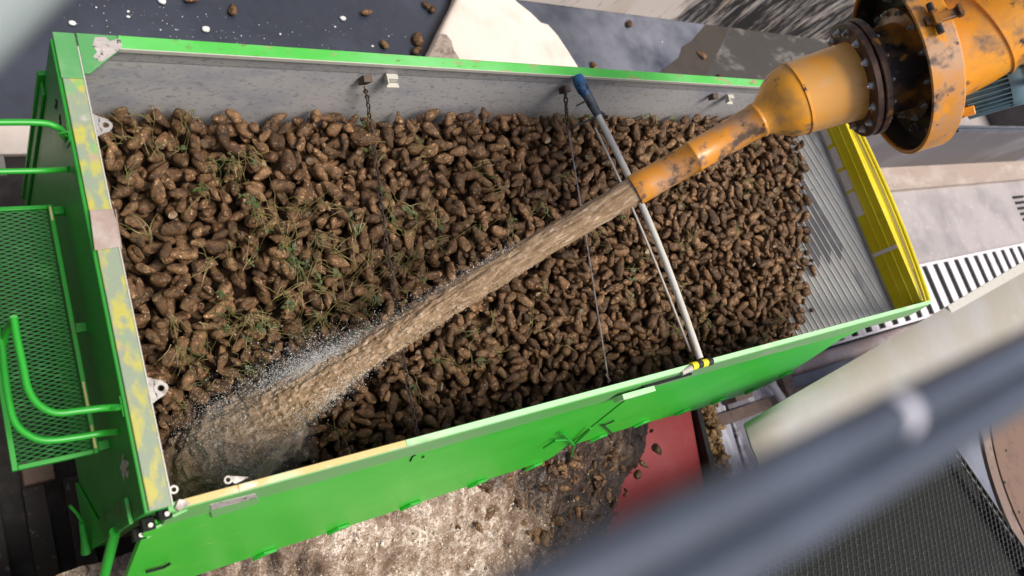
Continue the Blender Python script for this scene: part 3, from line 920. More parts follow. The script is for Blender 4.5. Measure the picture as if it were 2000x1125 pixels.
for (px, py, fl) in ((262, 1152, f1), (512, 1081, f1), (656, 1032, f1), (797, 986, f1), (928, 943, f1), (1038, 910, f1), (1165, 854, f2), (1250, 826, f2), (1330, 804, f2), (1400, 782, f2), (1465, 762, f2), (1532, 731, f2)):
    x, t = fpx(px, py)
    flap_patch(fl, 'flap_clip', MT['green'], [(x, t - 0.03), (x + 0.085, t - 0.035), (x + 0.09, t - 0.012), (x + 0.02, t + 0.0), (x - 0.05, t + 0.035), (x - 0.062, t + 0.022)], 0.022, bevel=0.004)
# transparent-looking worn plate and small handle near the front corner
pts = [fpx(*p) for p in [(402, 975), (500, 953), (507, 978), (412, 1008)]]
b = MB()
flap_patch(f1, 'mount_plate', MT['band'], pts, 0.012, bevel=0.006)
pts = [fpx(*p) for p in [(408, 979), (497, 958), (500, 966), (411, 990)]]
flap_patch(f1, 'mount_strip', MT['scraped'], pts, 0.004, 0.014, bevel=0.002)
b = MB()
b.tube([flap_pt(*fpx(*p), 0.02) for p in [(284, 1110), (300, 1106), (318, 1101), (330, 1094)]], 0.008, 8)
b.build('flap_handle', MT['slot'], f1)
# gap strip, bracket and lever where the two flaps meet
pts = [(3.19, 0.0), (3.25, 0.0), (3.25, 0.70), (3.205, 0.52)]
flap_patch(f2, 'seam_gap', MT['slot'], pts, 0.004, -0.02)
b = MB()
q = onz(1245, 760, -0.10)
b.box((q[0] - 0.20, -0.115, -0.16), (q[0] + 0.12, -0.075, -0.05))
b.build('seam_bracket', MT['palegreen'], bd, bevel=0.004)
b = MB()
q = [onz(1255, 752, -0.06), onz(1300, 733, -0.05), onz(1345, 716, -0.02)]
b.tube([(p[0], -0.068, p[2]) for p in q], 0.010, 8)
b.build('lever_bar', MT['slot'], bd)
b = MB()
for pp in ([(1058, 868), (1080, 853), (1105, 852), (1118, 862), (1113, 885)], [(1118, 862), (1150, 830)], [(1118, 862), (1095, 838)]):
    b.tube([flap_pt(*fpx(*p), 0.03) for p in pp], 0.010, 6)
b.build('latch_handle', MT['green'], f1)
b = MB()
for pp in ([(1172, 827), (1180, 826), (1190, 822), (1198, 818)], [(1176, 827), (1184, 834), (1196, 845)]):
    b.tube([flap_pt(*fpx(*p), 0.015) for p in pp], 0.006, 6)
b.build('latch_pin', MT['slot'], f2)
for pp in ([(801, 900), (806, 890), (812, 887)], [(824, 893), (828, 890)], [(858, 868), (872, 862)]):
    b = MB()
    b.tube([flap_pt(*fpx(*p), 0.003) for p in pp], 0.005, 6)
    b.build('scratch_mark', MT['slot'], f1)

# corner hinge hardware at the front corner
for (x, y, z) in ((-0.03, -0.035, -0.03), (-0.075, -0.055, -0.20), (-0.095, -0.08, -0.36)):
    b = MB()
    b.box((x - 0.03, y - 0.03, z - 0.06), (x + 0.028, y + 0.03, z + 0.012))
    hk = b.build('hinge_block', MT['slot'], TR, bevel=0.006)
    x, y, z = x + 0.002, y - 0.010, z + 0.014
    b = MB()
    b.lathe([(0.0, 0.0), (0.0, 0.011), (0.018, 0.011), (0.018, 0.0)], (x, y, z), (0, 0, 1), 14)
    b.build('hinge_pin', MT['steel'], hk)
    b = MB()
    b.prism([(x + 0.02, y - 0.010, z - 0.03), (x + 0.085, y + 0.000, z - 0.03), (x + 0.10, y - 0.008, z - 0.03), (x + 0.03, y - 0.022, z - 0.03)], (0, 0, 0.012))
    b.build('hinge_leaf', MT['band'], hk)
b = MB()
b.prism([(0.005, -0.03, 0.002), (0.03, 0.005, 0.002), (0.055, -0.004, 0.002), (0.075, -0.03, 0.002), (0.02, -0.05, 0.002)], (0, 0, 0.014))
b.build('corner_tab', MT['steel'], TR, bevel=0.002)
# green jack post and latch at the lower front corner
b = MB()
p0, p1 = onz(225, 1038, -0.75), onz(198, 1145, -1.25)
b.tube([p0, p1], 0.028, 16)
b.build('jack_post', MT['green'], TR)
b = MB()
p = [onz(137, 988, -1.55), onz(152, 1005, -1.6), onz(160, 1020, -1.6), onz(165, 1055, -1.7), onz(168, 1080, -1.75)]
b.tube([p[0], p[1], p[2]], 0.010, 8)
b.tube([p[2], p[3], p[4]], [0.018, 0.022, 0.030], 10)
b.build('latch_lever', MT['dgreen'], TR)

# tail: grey sloping wall with ridges, yellow board, curved lip
TS = 0.52            # the tail wall leans: 0.62 m forward per metre of depth


def ont(px, py, off=0.0):
    """where a sight line meets the sloping tail wall"""
    d = ray(px, py)
    n = np.array([1.0, 0, -TS])
    n = n / np.linalg.norm(n)
    p0 = np.array([L, 0, -0.30])
    return CAM + d * (((p0 - CAM) @ n) / (d @ n)) - n * off


b = MB()
b.prism([(L, 0.0, -0.30), (L + 0.05, 0.0, -0.30), (L + 0.05 - 1.6 * TS, 0.0, -1.9), (L - 1.6 * TS, 0.0, -1.9)], (0, 2.4, 0))
tg = b.build('tail_wall', MT['tailgrey'], TR)
ta, tb = ont(1575, 445), ont(1690, 640)
td = (tb - ta) / np.linalg.norm(tb - ta)
tn = np.array([1.0, 0, -TS]) / math.hypot(1, TS)
tp_ = np.cross(tn, td)
if tp_[1] < 0:
    tp_ = -tp_


def tail_line(k, off):
    """the stretch of ridge line k that lies on the tail wall"""
    o_ = ta + tp_ * k - tn * off
    ts = [t for t in np.linspace(-3, 3, 400) if 0.03 < (o_ + td * t)[1] < 2.37 and -1.6 < (o_ + td * t)[2] < -0.335]
    return (o_ + td * ts[0], o_ + td * ts[-1]) if len(ts) > 10 else None


for k in np.arange(-0.92, 1.2, 0.0575):
    ln_ = tail_line(k, 0.0)
    if ln_:
        b = MB()
        b.tube(ln_, 0.0055, 8)
        b.build('tail_ridge', MT['tailgrey'], tg)
for k in (-0.115, 0.0, 0.115):
    l1, l2 = tail_line(k + 0.012, 0.001), tail_line(k + 0.103, 0.001)
    if l1 and l2:
        b = MB()
        c1_, c2_ = 0.42 + 0.1 * math.sin(9 * k), 0.40
        q = [l1[0], l1[0] + (l1[1] - l1[0]) * 0.72, l2[0] + (l2[1] - l2[0]) * 0.66, l2[0]]
        b.prism(q, -tn * 0.001)
        b.build('dirt_streak', MT['taildark'], tg, smooth=False)
b = MB()
b.box((L - 0.012, 0.01, -0.30), (L + 0.03, 2.39, -0.012))
yb = b.build('yellow_board', MT['yellow'], TR, bevel=0.004)
b = MB()
for z in (-0.19, -0.10):
    b.box((L - 0.020, 0.012, z - 0.006), (L - 0.0125, 2.385, z + 0.006))
b.build('board_rib', MT['yellow'], yb, bevel=0.002)
for (y0, y1, z0, z1) in ((1.62, 1.86, -0.295, -0.215), (1.36, 1.58, -0.295, -0.20), (1.06, 1.33, -0.295, -0.20), (1.90, 2.1, -0.295, -0.23)):
    b = MB()
    b.box((L - 0.0145, y0, z0), (L - 0.0125, y1, z1))
    b.build('white_patch', MT['whitepatch'], yb)
b = MB()
b.box((L - 0.0215, 0.60, -0.297), (L - 0.0205, 0.64, -0.02))
b.build('white_line', MT['whitepatch'], yb)
b = MB()
b.box((L - 0.030, 0.0, -0.325), (L - 0.012, 2.4, -0.303))
b.build('rubber_seal', MT['taildark'], tg)
b = MB()
n = 20
ys = np.linspace(0.0, 2.4, n)
xo = L + 0.050 + 0.115 * np.sin(np.linspace(0, 1, n) * math.pi) ** 0.8
b.tube([(x, y, 0.03) for x, y in zip(xo, ys)], 0.022, 10)
b.tube([(x - 0.05, y, 0.02) for x, y in zip(xo, ys)], 0.012, 8)
lip = b.build('tail_lip', MT['yellow'], TR)
b = MB()
vs, fs = [], []
for x, y in zip(xo, ys):
    vs += [(L + 0.031, y, -0.012), (x + 0.0, y, -0.02)]
for k in range(n - 1):
    fs.append((2 * k, 2 * k + 1, 2 * k + 3, 2 * k + 2))
b.add(vs, fs)
b.build('tail_ledge', MT['yellow'], lip)
b = MB()
b.box((L + 0.05, -0.03, -0.35), (L + 0.12, 0.02, 0.016))
b.build('rear_post', MT['palegreen'], TR, bevel=0.004)

# cross bar with blue sleeve and taped end
A = np.array([3.47, 2.37, 0.035])
B_ = np.array([3.705, 0.02, 0.035])
n = 14
pts = []
for t in np.linspace(0.13, 1, n):
    p = A + (B_ - A) * t
    p[0] += 0.09 * math.sin(t * math.pi)
    pts.append(tuple(p))
b = MB()
b.tube(pts, 0.026, 16)
cb = b.build('cross_bar', MT['whitepole'], TR)
pts2 = []
for t in np.linspace(0.18, 0.97, n):
    p = A + (B_ - A) * t
    p[0] += 0.085 * math.sin(t * math.pi) - 0.050 * math.sin(t * math.pi) ** 0.6 - 0.008
    p[2] -= 0.045
    pts2.append(tuple(p))
b = MB()
b.tube(pts2, 0.010, 10)
b.build('tension_rod', MT['whitepole2'], cb)
b = MB()
b.tube([A + (B_ - A) * -0.002, A + (B_ - A) * 0.02, A + (B_ - A) * 0.05, A + (B_ - A) * 0.075 + (0.02, 0, 0)], [0.04, 0.052, 0.048, 0.036], 16)
b.build('blue_sleeve', MT['blue'], cb)
b = MB()
b.tube([A + (B_ - A) * 0.06 + (0.015, 0, 0), A + (B_ - A) * 0.10 + (0.026, 0, 0), A + (B_ - A) * 0.145 + (0.042, 0, 0)], [0.040, 0.038, 0.032], 14)
b.tube([A + (B_ - A) * 0.135 + (0.06, 0, 0.02), A + (B_ - A) * 0.15 + (0.08, 0, 0.03)], 0.012, 8)
b.build('tape_wrap', MT['grey_sleeve'], cb)
b = MB()
b.tube([A + (B_ - A) * 0.09 + (-0.02, 0, 0), A + (B_ - A) * 0.105 + (-0.12, 0, -0.02)], 0.008, 6)
b.tube([A + (B_ - A) * 0.15, A + (B_ - A) * 0.165 + (-0.11, 0, -0.03), A + (B_ - A) * 0.17 + (-0.2, 0, -0.06)], 0.008, 6)
b.build('strap', MT['black'], cb)
for k in range(4):
    t0 = 3.60 + 0.055 * k
    b = MB()
    b.tube([(t0, -0.02, 0.02 + 0.002 * k), (t0 + 0.054, -0.02, 0.022 + 0.002 * k)], 0.030, 14)
    b.build('tape_band', MT['tape_y'] if k % 2 == 0 else MT['black'], cb)
b = MB()
b.tube([(3.50, -0.045, 0.0), (3.60, -0.03, 0.012)], [0.020, 0.026], 14)
b.build('bar_end', MT['whitepole2'], cb)


# chains and wire across the heap
def chain_mesh(pts, step=0.042, rad=0.0052):
    pts = [Vector(p) for p in pts]
    seg = [(pts[i + 1] - pts[i]).length for i in range(len(pts) - 1)]
    tot = sum(seg)
    b = MB()
    d, k = 0.0, 0
    while d < tot - step:
        def at(s):
            for i, l in enumerate(seg):
                if s <= l:
                    return pts[i].lerp(pts[i + 1], s / l)
                s -= l
            return pts[-1]
        a, c = at(d), at(min(d + step * 1.25, tot))
        t = (c - a).normalized()
        up = Vector((0, 0, 1))
        side = t.cross(up).normalized()
        if k % 2:
            nrm = side
        else:
            nrm = side.cross(t)
        lat = t.cross(nrm).normalized()
        h = (c - a).length / 2
        ctr = (a + c) / 2
        ring = []
        for j in range(13):
            an = 2 * math.pi * j / 12
            ring.append(ctr + t * (h * math.cos(an)) + lat * (0.013 * math.sin(an)))
        b.tube(ring, rad, 5, cap=False)
        d += step
        k += 1
    return b


c1 = [(1.722, 2.345, -0.19), (1.745, 2.26, -0.30), (1.87, 2.16, -0.50), (1.83, 1.93, -0.50), (1.755, 1.469, -0.50), (1.696, 1.029, -0.50), (1.635, 0.611, -0.50), (1.58, 0.244, -0.48), (1.50, 0.0, -0.36)]
c1[1] = tuple(onz(718, 192, -0.34))
c1[2] = tuple(onz(722, 235, -0.50))
o = chain_mesh(c1).build('chain', MT['chain'], TR)
c2 = [tuple(ony(1104, 178, 2.345)), tuple(onz(1106, 215, -0.26)), tuple(onz(1110, 255, -0.28))]
o = chain_mesh(c2, 0.05, 0.008).build('chain', MT['chain'], TR)
b = MB()
b.tube([tuple(onz(*p, -0.28)) for p in ((1110, 253), (1116, 290), (1130, 375), (1150, 500), (1172, 640), (1184, 715), (1189, 748))], 0.0055, 6)
b.build('tie_wire', MT['chainpale'], o)
b = MB()
p = onz(1187, 738, -0.28)
b.tube([p + (-0.01, 0.03, 0), p, p + (0.012, -0.03, 0)], 0.011, 8)
b.build('wire_clamp', MT['chain'], o)

# platform and handrails on the headboard
b = MB()
PZ = -0.55


def mesh_grid(x0, x1, y0, y1, z, px_, py_, amp, wd, th, place=lambda x, y, z: (x, y, z), turn=False):
    """expanded metal: zigzag strands; strands run along x (or y when turn)"""
    b = MB()
    j = 0
    y = y0
    while y <= y1:
        xs = np.arange(x0, x1 + 1e-6, px_ / 4)
        ph = (j % 2) * math.pi
        yy = y + amp * np.clip(1.5 * np.cos(2 * math.pi * (xs - x0) / px_ + ph), -1, 1)
        vs, fs = [], []
        for a, c in zip(xs, yy):
            s = wd / 2
            for (dy, dz) in ((-s, 0), (s, th * 0.6), (s, th * 1.3), (-s, th * 0.7)):
                vs.append(place(a, c + dy, z + dz))
        n = len(xs)
        for i in range(n - 1):
            for k in range(4):
                k2 = (k + 1) % 4
                fs.append((4 * i + k, 4 * i + k2, 4 * i + 4 + k2, 4 * i + 4 + k))
        b.add(vs, fs)
        y += py_
        j += 1
    return b


plat = mesh_grid(-0.525, -0.195, 0.40, 1.73, PZ, 0.058, 0.0118, 0.0042, 0.0050, 0.006)
pf = plat.build('platform_grating', MT['grategreen'], TR, smooth=False)
b = MB()
b.box((-0.195, 0.375, PZ - 0.03), (-0.172, 1.755, PZ + 0.014))
b.box((-0.55, 0.375, PZ - 0.03), (-0.525, 1.755, PZ + 0.014))
b.box((-0.524, 0.375, PZ - 0.03), (-0.196, 0.398, PZ + 0.012))
b.box((-0.524, 1.732, PZ - 0.03), (-0.196, 1.755, PZ + 0.012))
b.box((-0.171, 0.385, PZ - 0.028), (-0.118, 0.43, PZ + 0.010))
b.box((-0.171, 1.02, PZ - 0.028), (-0.118, 1.07, PZ + 0.010))
b.box((-0.171, 1.70, PZ - 0.028), (-0.118, 1.745, PZ + 0.010))
b.build('platform_frame', MT['dgreen'], pf, bevel=0.003)
for (ya, yb_) in ((0.40, 0.52), (0.60, 0.75), (1.66, 1.74)):
    b = MB()
    b.box((-0.190, ya, PZ + 0.0145), (-0.180, yb_, PZ + 0.016))
    b.build('yellow_edge', MT['nearrimyellow'], pf)
H = lambda px, py, z: onz(px, py, z)
r1 = [onx(238, 795, -0.119), onz(200, 797, -0.055), onz(150, 803, -0.055), onz(108, 806, -0.055), onz(75, 790, -0.055), onz(55, 760, -0.055), onz(45, 715, -0.055), onz(33, 660, -0.055), onz(27, 622, -0.055)]


def smooth_path(P, n=6):
    P = [np.array(p, float) for p in P]
    out = []
    for i in range(len(P) - 1):
        p0, p1, p2, p3 = P[max(i - 1, 0)], P[i], P[i + 1], P[min(i + 2, len(P) - 1)]
        for t in np.linspace(0, 1, n, endpoint=False):
            out.append(0.5 * ((2 * p1) + (-p0 + p2) * t + (2 * p0 - 5 * p1 + 4 * p2 - p3) * t * t + (-p0 + 3 * p1 - 3 * p2 + p3) * t ** 3))
    out.append(P[-1])
    return [tuple(p) for p in out]


b = MB()
b.tube(smooth_path(r1), 0.0165, 14)
r1b = [onz(27, 622, -0.055) , onz(27, 624, -0.11), onz(12, 650, -0.25), onz(0, 690, -0.40), onz(-20, 720, -0.52)]
b.tube(smooth_path(r1b), 0.0165, 14)
b.build('hand_rail', MT['green'], TR)
r2 = [onx(232, 843, -0.119), onz(200, 846, -0.30), onz(150, 854, -0.30), onz(95, 860, -0.30), onz(60, 852, -0.30), onz(30, 826, -0.30), onz(17, 780, -0.30), onz(8, 720, -0.30), onz(2, 670, -0.30), onz(-15, 610, -0.30)]
b = MB()
b.tube(smooth_path(r2), 0.0165, 14)
b.build('hand_rail', MT['green'], TR)
r3 = [onx(134, 262, -0.119), onz(118, 252, -0.05), onz(95, 242, -0.05), onz(60, 239, -0.05), onz(0, 239, -0.05), onz(-60, 240, -0.05)]
b = MB()
b.tube(smooth_path(r3), 0.0165, 14)
b.build('hand_rail', MT['green'], TR)
r4 = [onx(134, 330, -0.119), onz(90, 333, -0.25), onz(0, 335, -0.25), onz(-60, 336, -0.25)]
b = MB()
b.tube(smooth_path(r4), 0.0150, 14)
b.build('hand_rail', MT['green'], TR)
for q in (r1[0], r3[0]):
    b = MB()
    q = np.array(q)
    b.prism([q + (0, -0.05, 0.02), q + (0, 0.05, 0.02), q + (0, 0.03, -0.09), q + (0, -0.03, -0.09)], (-0.006, 0, 0))
    b.prism([q + (0, -0.004, 0.03), q + (-0.05, -0.004, 0.012), q + (0, -0.004, -0.10)], (0, 0.008, 0))
    b.build('rail_foot', MT['dgreen'], TR, bevel=0.002)

# ================================================================== SUGAR BEETS
def beet_proto(seed, nr=17, ns=18):
    rg = np.random.default_rng(seed)
    peak = rg.uniform(0.26, 0.46)
    q = rg.uniform(0.9, 1.6)
    taper = rg.uniform(0.48, 0.95)
    end = rg.choice([0.06, 0.13, 0.22, 0.34], p=[0.25, 0.3, 0.25, 0.2])
    t = np.linspace(0, 1, nr)
    t = 0.5 - 0.5 * np.cos(t * math.pi) * (1 - 0.15) - 0.15 * (0.5 - t) * 1.0
    t = (t - t[0]) / (t[-1] - t[0])
    r = np.where(t < peak, np.sqrt(np.clip(1 - ((peak - t) / peak) ** 2, 0, 1)) * 0.97 + 0.03,
                 end + (1 - end) * np.clip(1 - ((t - peak) / (1 - peak)) ** (1.0 + q * 0.5), 0, 1) ** taper)
    r[0] = 0.0
    r[-1] = 0.0
    if end > 0.1:
        r[-2] = max(r[-2], end * 0.9)
    cutc = seed % 7 == 3
    if cutc:
        c0 = 0.16
        rc_ = float(np.interp(c0, t, r))
        r = np.where(t < c0, rc_, r)
        t = np.maximum(t, c0)
        r[0] = 0.0
        r[1] = rc_ * 0.9
    Lb = 1.0
    Rb = rg.uniform(0.215, 0.325)
    an = np.linspace(0, 2 * math.pi, ns, endpoint=False)
    V = []
    bend = rg.uniform(-0.28, 0.28)
    wob = rg.uniform(-0.1, 0.1)
    fl = rg.uniform(0.82, 1.0)
    for ti, ri in zip(t, r):
        for a in an:
            groove = 1 - 0.10 * max(0, math.cos(a - 0.5)) ** 8 - 0.10 * max(0, math.cos(a - 0.5 - math.pi)) ** 8
            rr = ri * Rb * groove
            V.append((ti * Lb - 0.42, rr * math.cos(a) + bend * (ti - 0.3) ** 2 * 1.2 + wob * math.sin(ti * 6) * 0.25, rr * math.sin(a) * fl))
    V = np.array(V)
    ctr = V * np.array([1, 0, 0])
    n = fbm(V * 3.4 + seed * 7.7, 3)
    n2 = fbm(V * 9 + seed * 3.1, 2)
    k = 1 + 0.19 * n + 0.075 * n2
    V[:, 1:] *= k[:, None]
    F = []
    for i in range(nr - 1):
        for j in range(ns):
            j2 = (j + 1) % ns
            F.append((i * ns + j, i * ns + j2, (i + 1) * ns + j2, (i + 1) * ns + j))
    # leaf scar stub at the crown
    return V, np.array(F), (np.arange(len(F)) < 2 * ns) & cutc


NPROTO = 16
_P3 = [beet_proto(31 + k) for k in range(NPROTO)]
PROTO = [(p[0], p[1]) for p in _P3]
CUTF = [p[2] for p in _P3]
MT['cutface'] = mk('cut_crown', (0.33, 0.235, 0.14), 0.45, 0, [((0.50, 0.42, 0.31), 22, 0.5, 0.65, U1, None), ((0.12, 0.06, 0.03), 40, 0.52, 0.66, U1, None)], bump=(40, 0.4, 0.01))
protomesh = []
for k, (V, F) in enumerate(PROTO):
    o = np_mesh('sugar_beet', V, F[:, ::-1], MT['beet'])
    protomesh.append(o.data)
    o.data.materials.append(MT['cutface'])
    o.data.polygons.foreach_set('material_index', CUTF[k].astype(np.int32))
    a = o.data.attributes.new('shade', 'FLOAT', 'POINT')
    a.data.foreach_set('value', np.full(len(V), (k * 0.37) % 1, np.float32))
    bpy.data.objects.remove(o)

HALF = 0.015
NX, NY = int(L / HALF), int(W / HALF)
gx = (np.arange(NX) + 0.5) * HALF
gy = (np.arange(NY) + 0.5) * HALF
GX, GY = np.meshgrid(gx, gy, indexing='ij')


def heap_target(x, y):
    far = -0.50 + 0.075 * np.clip((x - 1.0) / 2.0, 0, 1)
    near = -1.08 + 0.0 * x
    s = np.clip((2.4 - y) / 2.4, 0, 1)
    z = far + (near - far) * s ** (1.25 + 0.4 * np.clip((x - 3) / 3, 0, 1))
    z = z - 0.42 * np.exp(-(((x - 0.6) / 0.75) ** 2 + ((y - 0.1) / 0.75) ** 2))
    z = z - 0.10 * np.clip((x - 6.0) / 1.2, 0, 1) * s
    return z + 0.035 * np.sin(x * 2.1 + 1) * np.sin(y * 3.0)


T = heap_target(GX, GY)
TAIL = GX > L + 0.12 + (T + 0.30) * TS          # beyond the leaning tail wall
H0 = T - 0.26
H = H0.copy()


def rotmat(rg):
    yaw = rg.uniform(0, 2 * math.pi)
    pitch = rg.normal(0, 0.42)
    roll = rg.uniform(0, 2 * math.pi)
    return (Matrix.Rotation(yaw, 3, 'Z') @ Matrix.Rotation(pitch, 3, 'Y') @ Matrix.Rotation(roll, 3, 'X'))


rg = np.random.default_rng(77)
STAMP = []
for k in range(NPROTO):
    V, F = PROTO[k]
    P = np.concatenate([V, V[F].mean(1), (V[F[:, 0]] + V[F[:, 1]]) / 2, (V[F[:, 1]] + V[F[:, 2]]) / 2])
    for m in range(26):
        Rm = np.array(rotmat(rg))
        sc = float(np.clip(rg.normal(0.147, 0.034), 0.08, 0.235))
        Q = (P @ Rm.T) * sc
        ix = np.floor(Q[:, 0] / HALF).astype(int)
        iy = np.floor(Q[:, 1] / HALF).astype(int)
        ox, oy = ix.min(), iy.min()
        w_, h_ = ix.max() - ox + 1, iy.max() - oy + 1
        lo = np.full((w_, h_), 9.0)
        up = np.full((w_, h_), -9.0)
        np.minimum.at(lo, (ix - ox, iy - oy), Q[:, 2])
        np.maximum.at(up, (ix - ox, iy - oy), Q[:, 2])
        STAMP.append((k, Rm, sc, ox, oy, lo, up, (lo < 5)))
placed = []
fails = 0
while len(placed) < 4600 and fails < 260:
    best = None
    for c in range(9):
        s = STAMP[rg.integers(len(STAMP))]
        w_, h_ = s[5].shape
        i0 = rg.integers(0, NX - w_)
        j0 = rg.integers(0, NY - h_)
        Hp = H[i0:i0 + w_, j0:j0 + h_]
        z = (np.where(s[7], Hp - s[5], -9)).max()
        tp = T[i0 + w_ // 2, j0 + h_ // 2]
        if TAIL[i0 + w_ // 2, j0 + h_ // 2] or TAIL[i0 + w_ - 1, j0 + h_ // 2]:
            continue
        over = z + s[6].max() - tp
        score = z - tp + 0.3 * s[6].max()
        if best is None or score < best[0]:
            best = (score, s, i0, j0, z, over)
    if best is None:
        continue
    _, s, i0, j0, z, over = best
    if over > 0.10:
        fails += 1
        continue
    fails = 0
    w_, h_ = s[5].shape
    sub = H[i0:i0 + w_, j0:j0 + h_]
    np.copyto(sub, np.maximum(sub, np.where(s[7], z + s[6] - 0.012, -9)))
    placed.append((s[0], s[1], s[2], np.array([(i0 - s[3]) * HALF, (j0 - s[4]) * HALF, z - 0.012])))
print('beets placed', len(placed))

# which beets show, and how large
allP = []
ids = []
for n, (k, Rm, sc, pos) in enumerate(placed):
    V, F = PROTO[k]
    P = np.concatenate([V, V[F].mean(1)])
    allP.append((P @ Rm.T) * sc + pos)
    ids.append(np.full(len(P), n))
allP = np.concatenate(allP)
ids = np.concatenate(ids)
Cc = (allP - CAM) @ R
u = np.floor((Cc[:, 0] / Cc[:, 2] * FPX + 1000) / 4.0).astype(int)
v = np.floor((Cc[:, 1] / Cc[:, 2] * FPX + 562.5) / 4.0).astype(int)
ok = (u >= 0) & (u < 500) & (v >= 0) & (v < 282)
order = np.lexsort((Cc[ok, 2], (v * 500 + u)[ok]))
cell = (v * 500 + u)[ok][order]
first = np.concatenate([[True], cell[1:] != cell[:-1]])
vis = np.bincount(ids[ok][order][first], minlength=len(placed))
# hidden behind the near rim or the water: leave them to the mass
xs_ = np.array([p[3][0] for p in placed])
ys_ = np.array([p[3][1] for p in placed])
vis = np.where((xs_ < 3.35) & (ys_ > 0.32), vis, 0)
N_SINGLE = 262
single = set(np.argsort(-vis)[:N_SINGLE].tolist())
proto_done = {}
for n in sorted(single):
    k, Rm, sc, pos = placed[n]
    if k not in proto_done:
        o = bpy.data.objects.new('sugar_beet', protomesh[k])
        proto_done[k] = o
    else:
        o = proto_done[k].copy()
    o.matrix_world = Matrix.Translation(pos) @ Matrix(Rm.tolist()).to_4x4() @ Matrix.Scale(sc, 4)
    COL.objects.link(o)
    tag(o, 'mud caked brown sugar beet lying on top in the front half of the trailer heap', 'sugar beet', 'sugar beets on top of the heap')

VV, FF, SH, CI = [], [], [], []
off = 0
for n, (k, Rm, sc, pos) in enumerate(placed):
    if n in single:
        continue
    V, F = PROTO[k]
    VV.append((V @ Rm.T) * sc + pos)
    FF.append(F[:, ::-1] + off)
    CI.append(CUTF[k])
    SH.append(np.full(len(V), rg.uniform(0, 1)))
    off += len(V)
heap = np_mesh('sugar_beet_heap', np.concatenate(VV), np.concatenate(FF), MT['beet'], attrs={'shade': ('FLOAT', np.concatenate(SH))})
heap.data.materials.append(MT['cutface'])
if len(heap.data.polygons) == sum(len(c) for c in CI):
    heap.data.polygons.foreach_set('material_index', np.concatenate(CI).astype(np.int32))
tag(heap, 'heap of hundreds of muddy sugar beets filling the green trailer', 'sugar beets', kind='stuff')
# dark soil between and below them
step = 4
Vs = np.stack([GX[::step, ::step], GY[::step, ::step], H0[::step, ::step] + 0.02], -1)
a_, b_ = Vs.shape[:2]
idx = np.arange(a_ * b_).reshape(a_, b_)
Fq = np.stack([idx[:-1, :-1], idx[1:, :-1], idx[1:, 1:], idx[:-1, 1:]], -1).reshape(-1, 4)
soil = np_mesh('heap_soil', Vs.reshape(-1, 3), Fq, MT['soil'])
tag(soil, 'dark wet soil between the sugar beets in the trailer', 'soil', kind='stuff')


def surf(x, y):
    i = min(max(int(x / HALF), 0), NX - 1)
    j = min(max(int(y / HALF), 0), NY - 1)
    return H[i, j]


# straw stems and leaf scraps on the heap
b = MB()
lb = MB()
rr = random.Random(4)
clusters = [(1.25, 1.55, 0.30, 46), (0.9, 1.2, 0.35, 34), (1.7, 1.2, 0.3, 30), (0.5, 0.95, 0.25, 24), (0.45, 2.2, 0.25, 20), (2.3, 1.7, 0.5, 26), (2.6, 0.8, 0.5, 22), (1.3, 0.6, 0.4, 24), (4.2, 1.0, 1.0, 30), (5.6, 1.2, 0.8, 30), (3.6, 1.6, 0.8, 26)]
for (cx, cy, sp, n) in clusters:
    tuft = None
    for k in range(int(n * 3.0)):
        if k % 6 == 0:
            tuft = (rr.gauss(cx, sp), rr.gauss(cy, sp), rr.uniform(0, 2 * math.pi))
        x = min(max(tuft[0] + rr.gauss(0, 0.025), 0.06), 7.0)
        y = min(max(tuft[1] + rr.gauss(0, 0.025), 0.08), 2.36)
        l = rr.uniform(0.07, 0.22)
        an = tuft[2] + rr.gauss(0, 0.55)
        kink = rr.gauss(0, 0.5)
        pts = []
        px_, py_ = x, y
        for q in range(6):
            px_ = min(max(px_, 0.02), 7.15)
            py_ = min(max(py_, 0.02), 2.37)
            zs = surf(px_, py_)
            pts.append([px_, py_, zs + 0.004 + 0.012 * math.sin(q * 0.63)])
            px_ += math.cos(an) * l / 5
            py_ += math.sin(an) * l / 5
            an += kink * 0.22
        zz = [p[2] for p in pts]
        zm = [max(zz[max(0, i - 1):i + 2]) for i in range(6)]
        for i in range(6):
            pts[i][2] = zm[i]
        b.tube(pts, [0.0022, 0.0021, 0.002, 0.0018, 0.0015, 0.0009], 4, cap=False)
        if rr.random() < 0.09:
            c = Vector(pts[rr.randrange(6)])
            for q in range(rr.randrange(2, 5)):
                a1 = rr.uniform(0, 6.28)
                d = Vector((math.cos(a1), math.sin(a1), rr.uniform(-0.1, 0.5)))
                s = Vector((-d.y, d.x, rr.uniform(-0.3, 0.3)))
                ll = rr.uniform(0.025, 0.06)
                lb.add([c, c + d * ll * 0.5 + s * ll * 0.3, c + d * ll + Vector((0, 0, -0.004)), c + d * ll * 0.5 - s * ll * 0.3], [(0, 1, 2, 3)])
tag(b.build('straw_stems', MT['straw']), 'thin straw stems and weed stalks strewn over the heap of beets', 'straw', kind='stuff')
tag(lb.build('leaf_scraps', MT['leaf'], smooth=False), 'small green leaf scraps scattered over the beets', 'leaves', kind='stuff')


def single_beet(k, pos, ang, sc, label, group=None):
    o = bpy.data.objects.new('sugar_beet', protomesh[k % NPROTO])
    o.matrix_world = Matrix.Translation(pos) @ Matrix.Rotation(ang, 4, 'Z') @ Matrix.Rotation(0.2, 4, 'Y') @ Matrix.Scale(sc, 4)
    COL.objects.link(o)
    return tag(o, label, 'sugar beet', group)


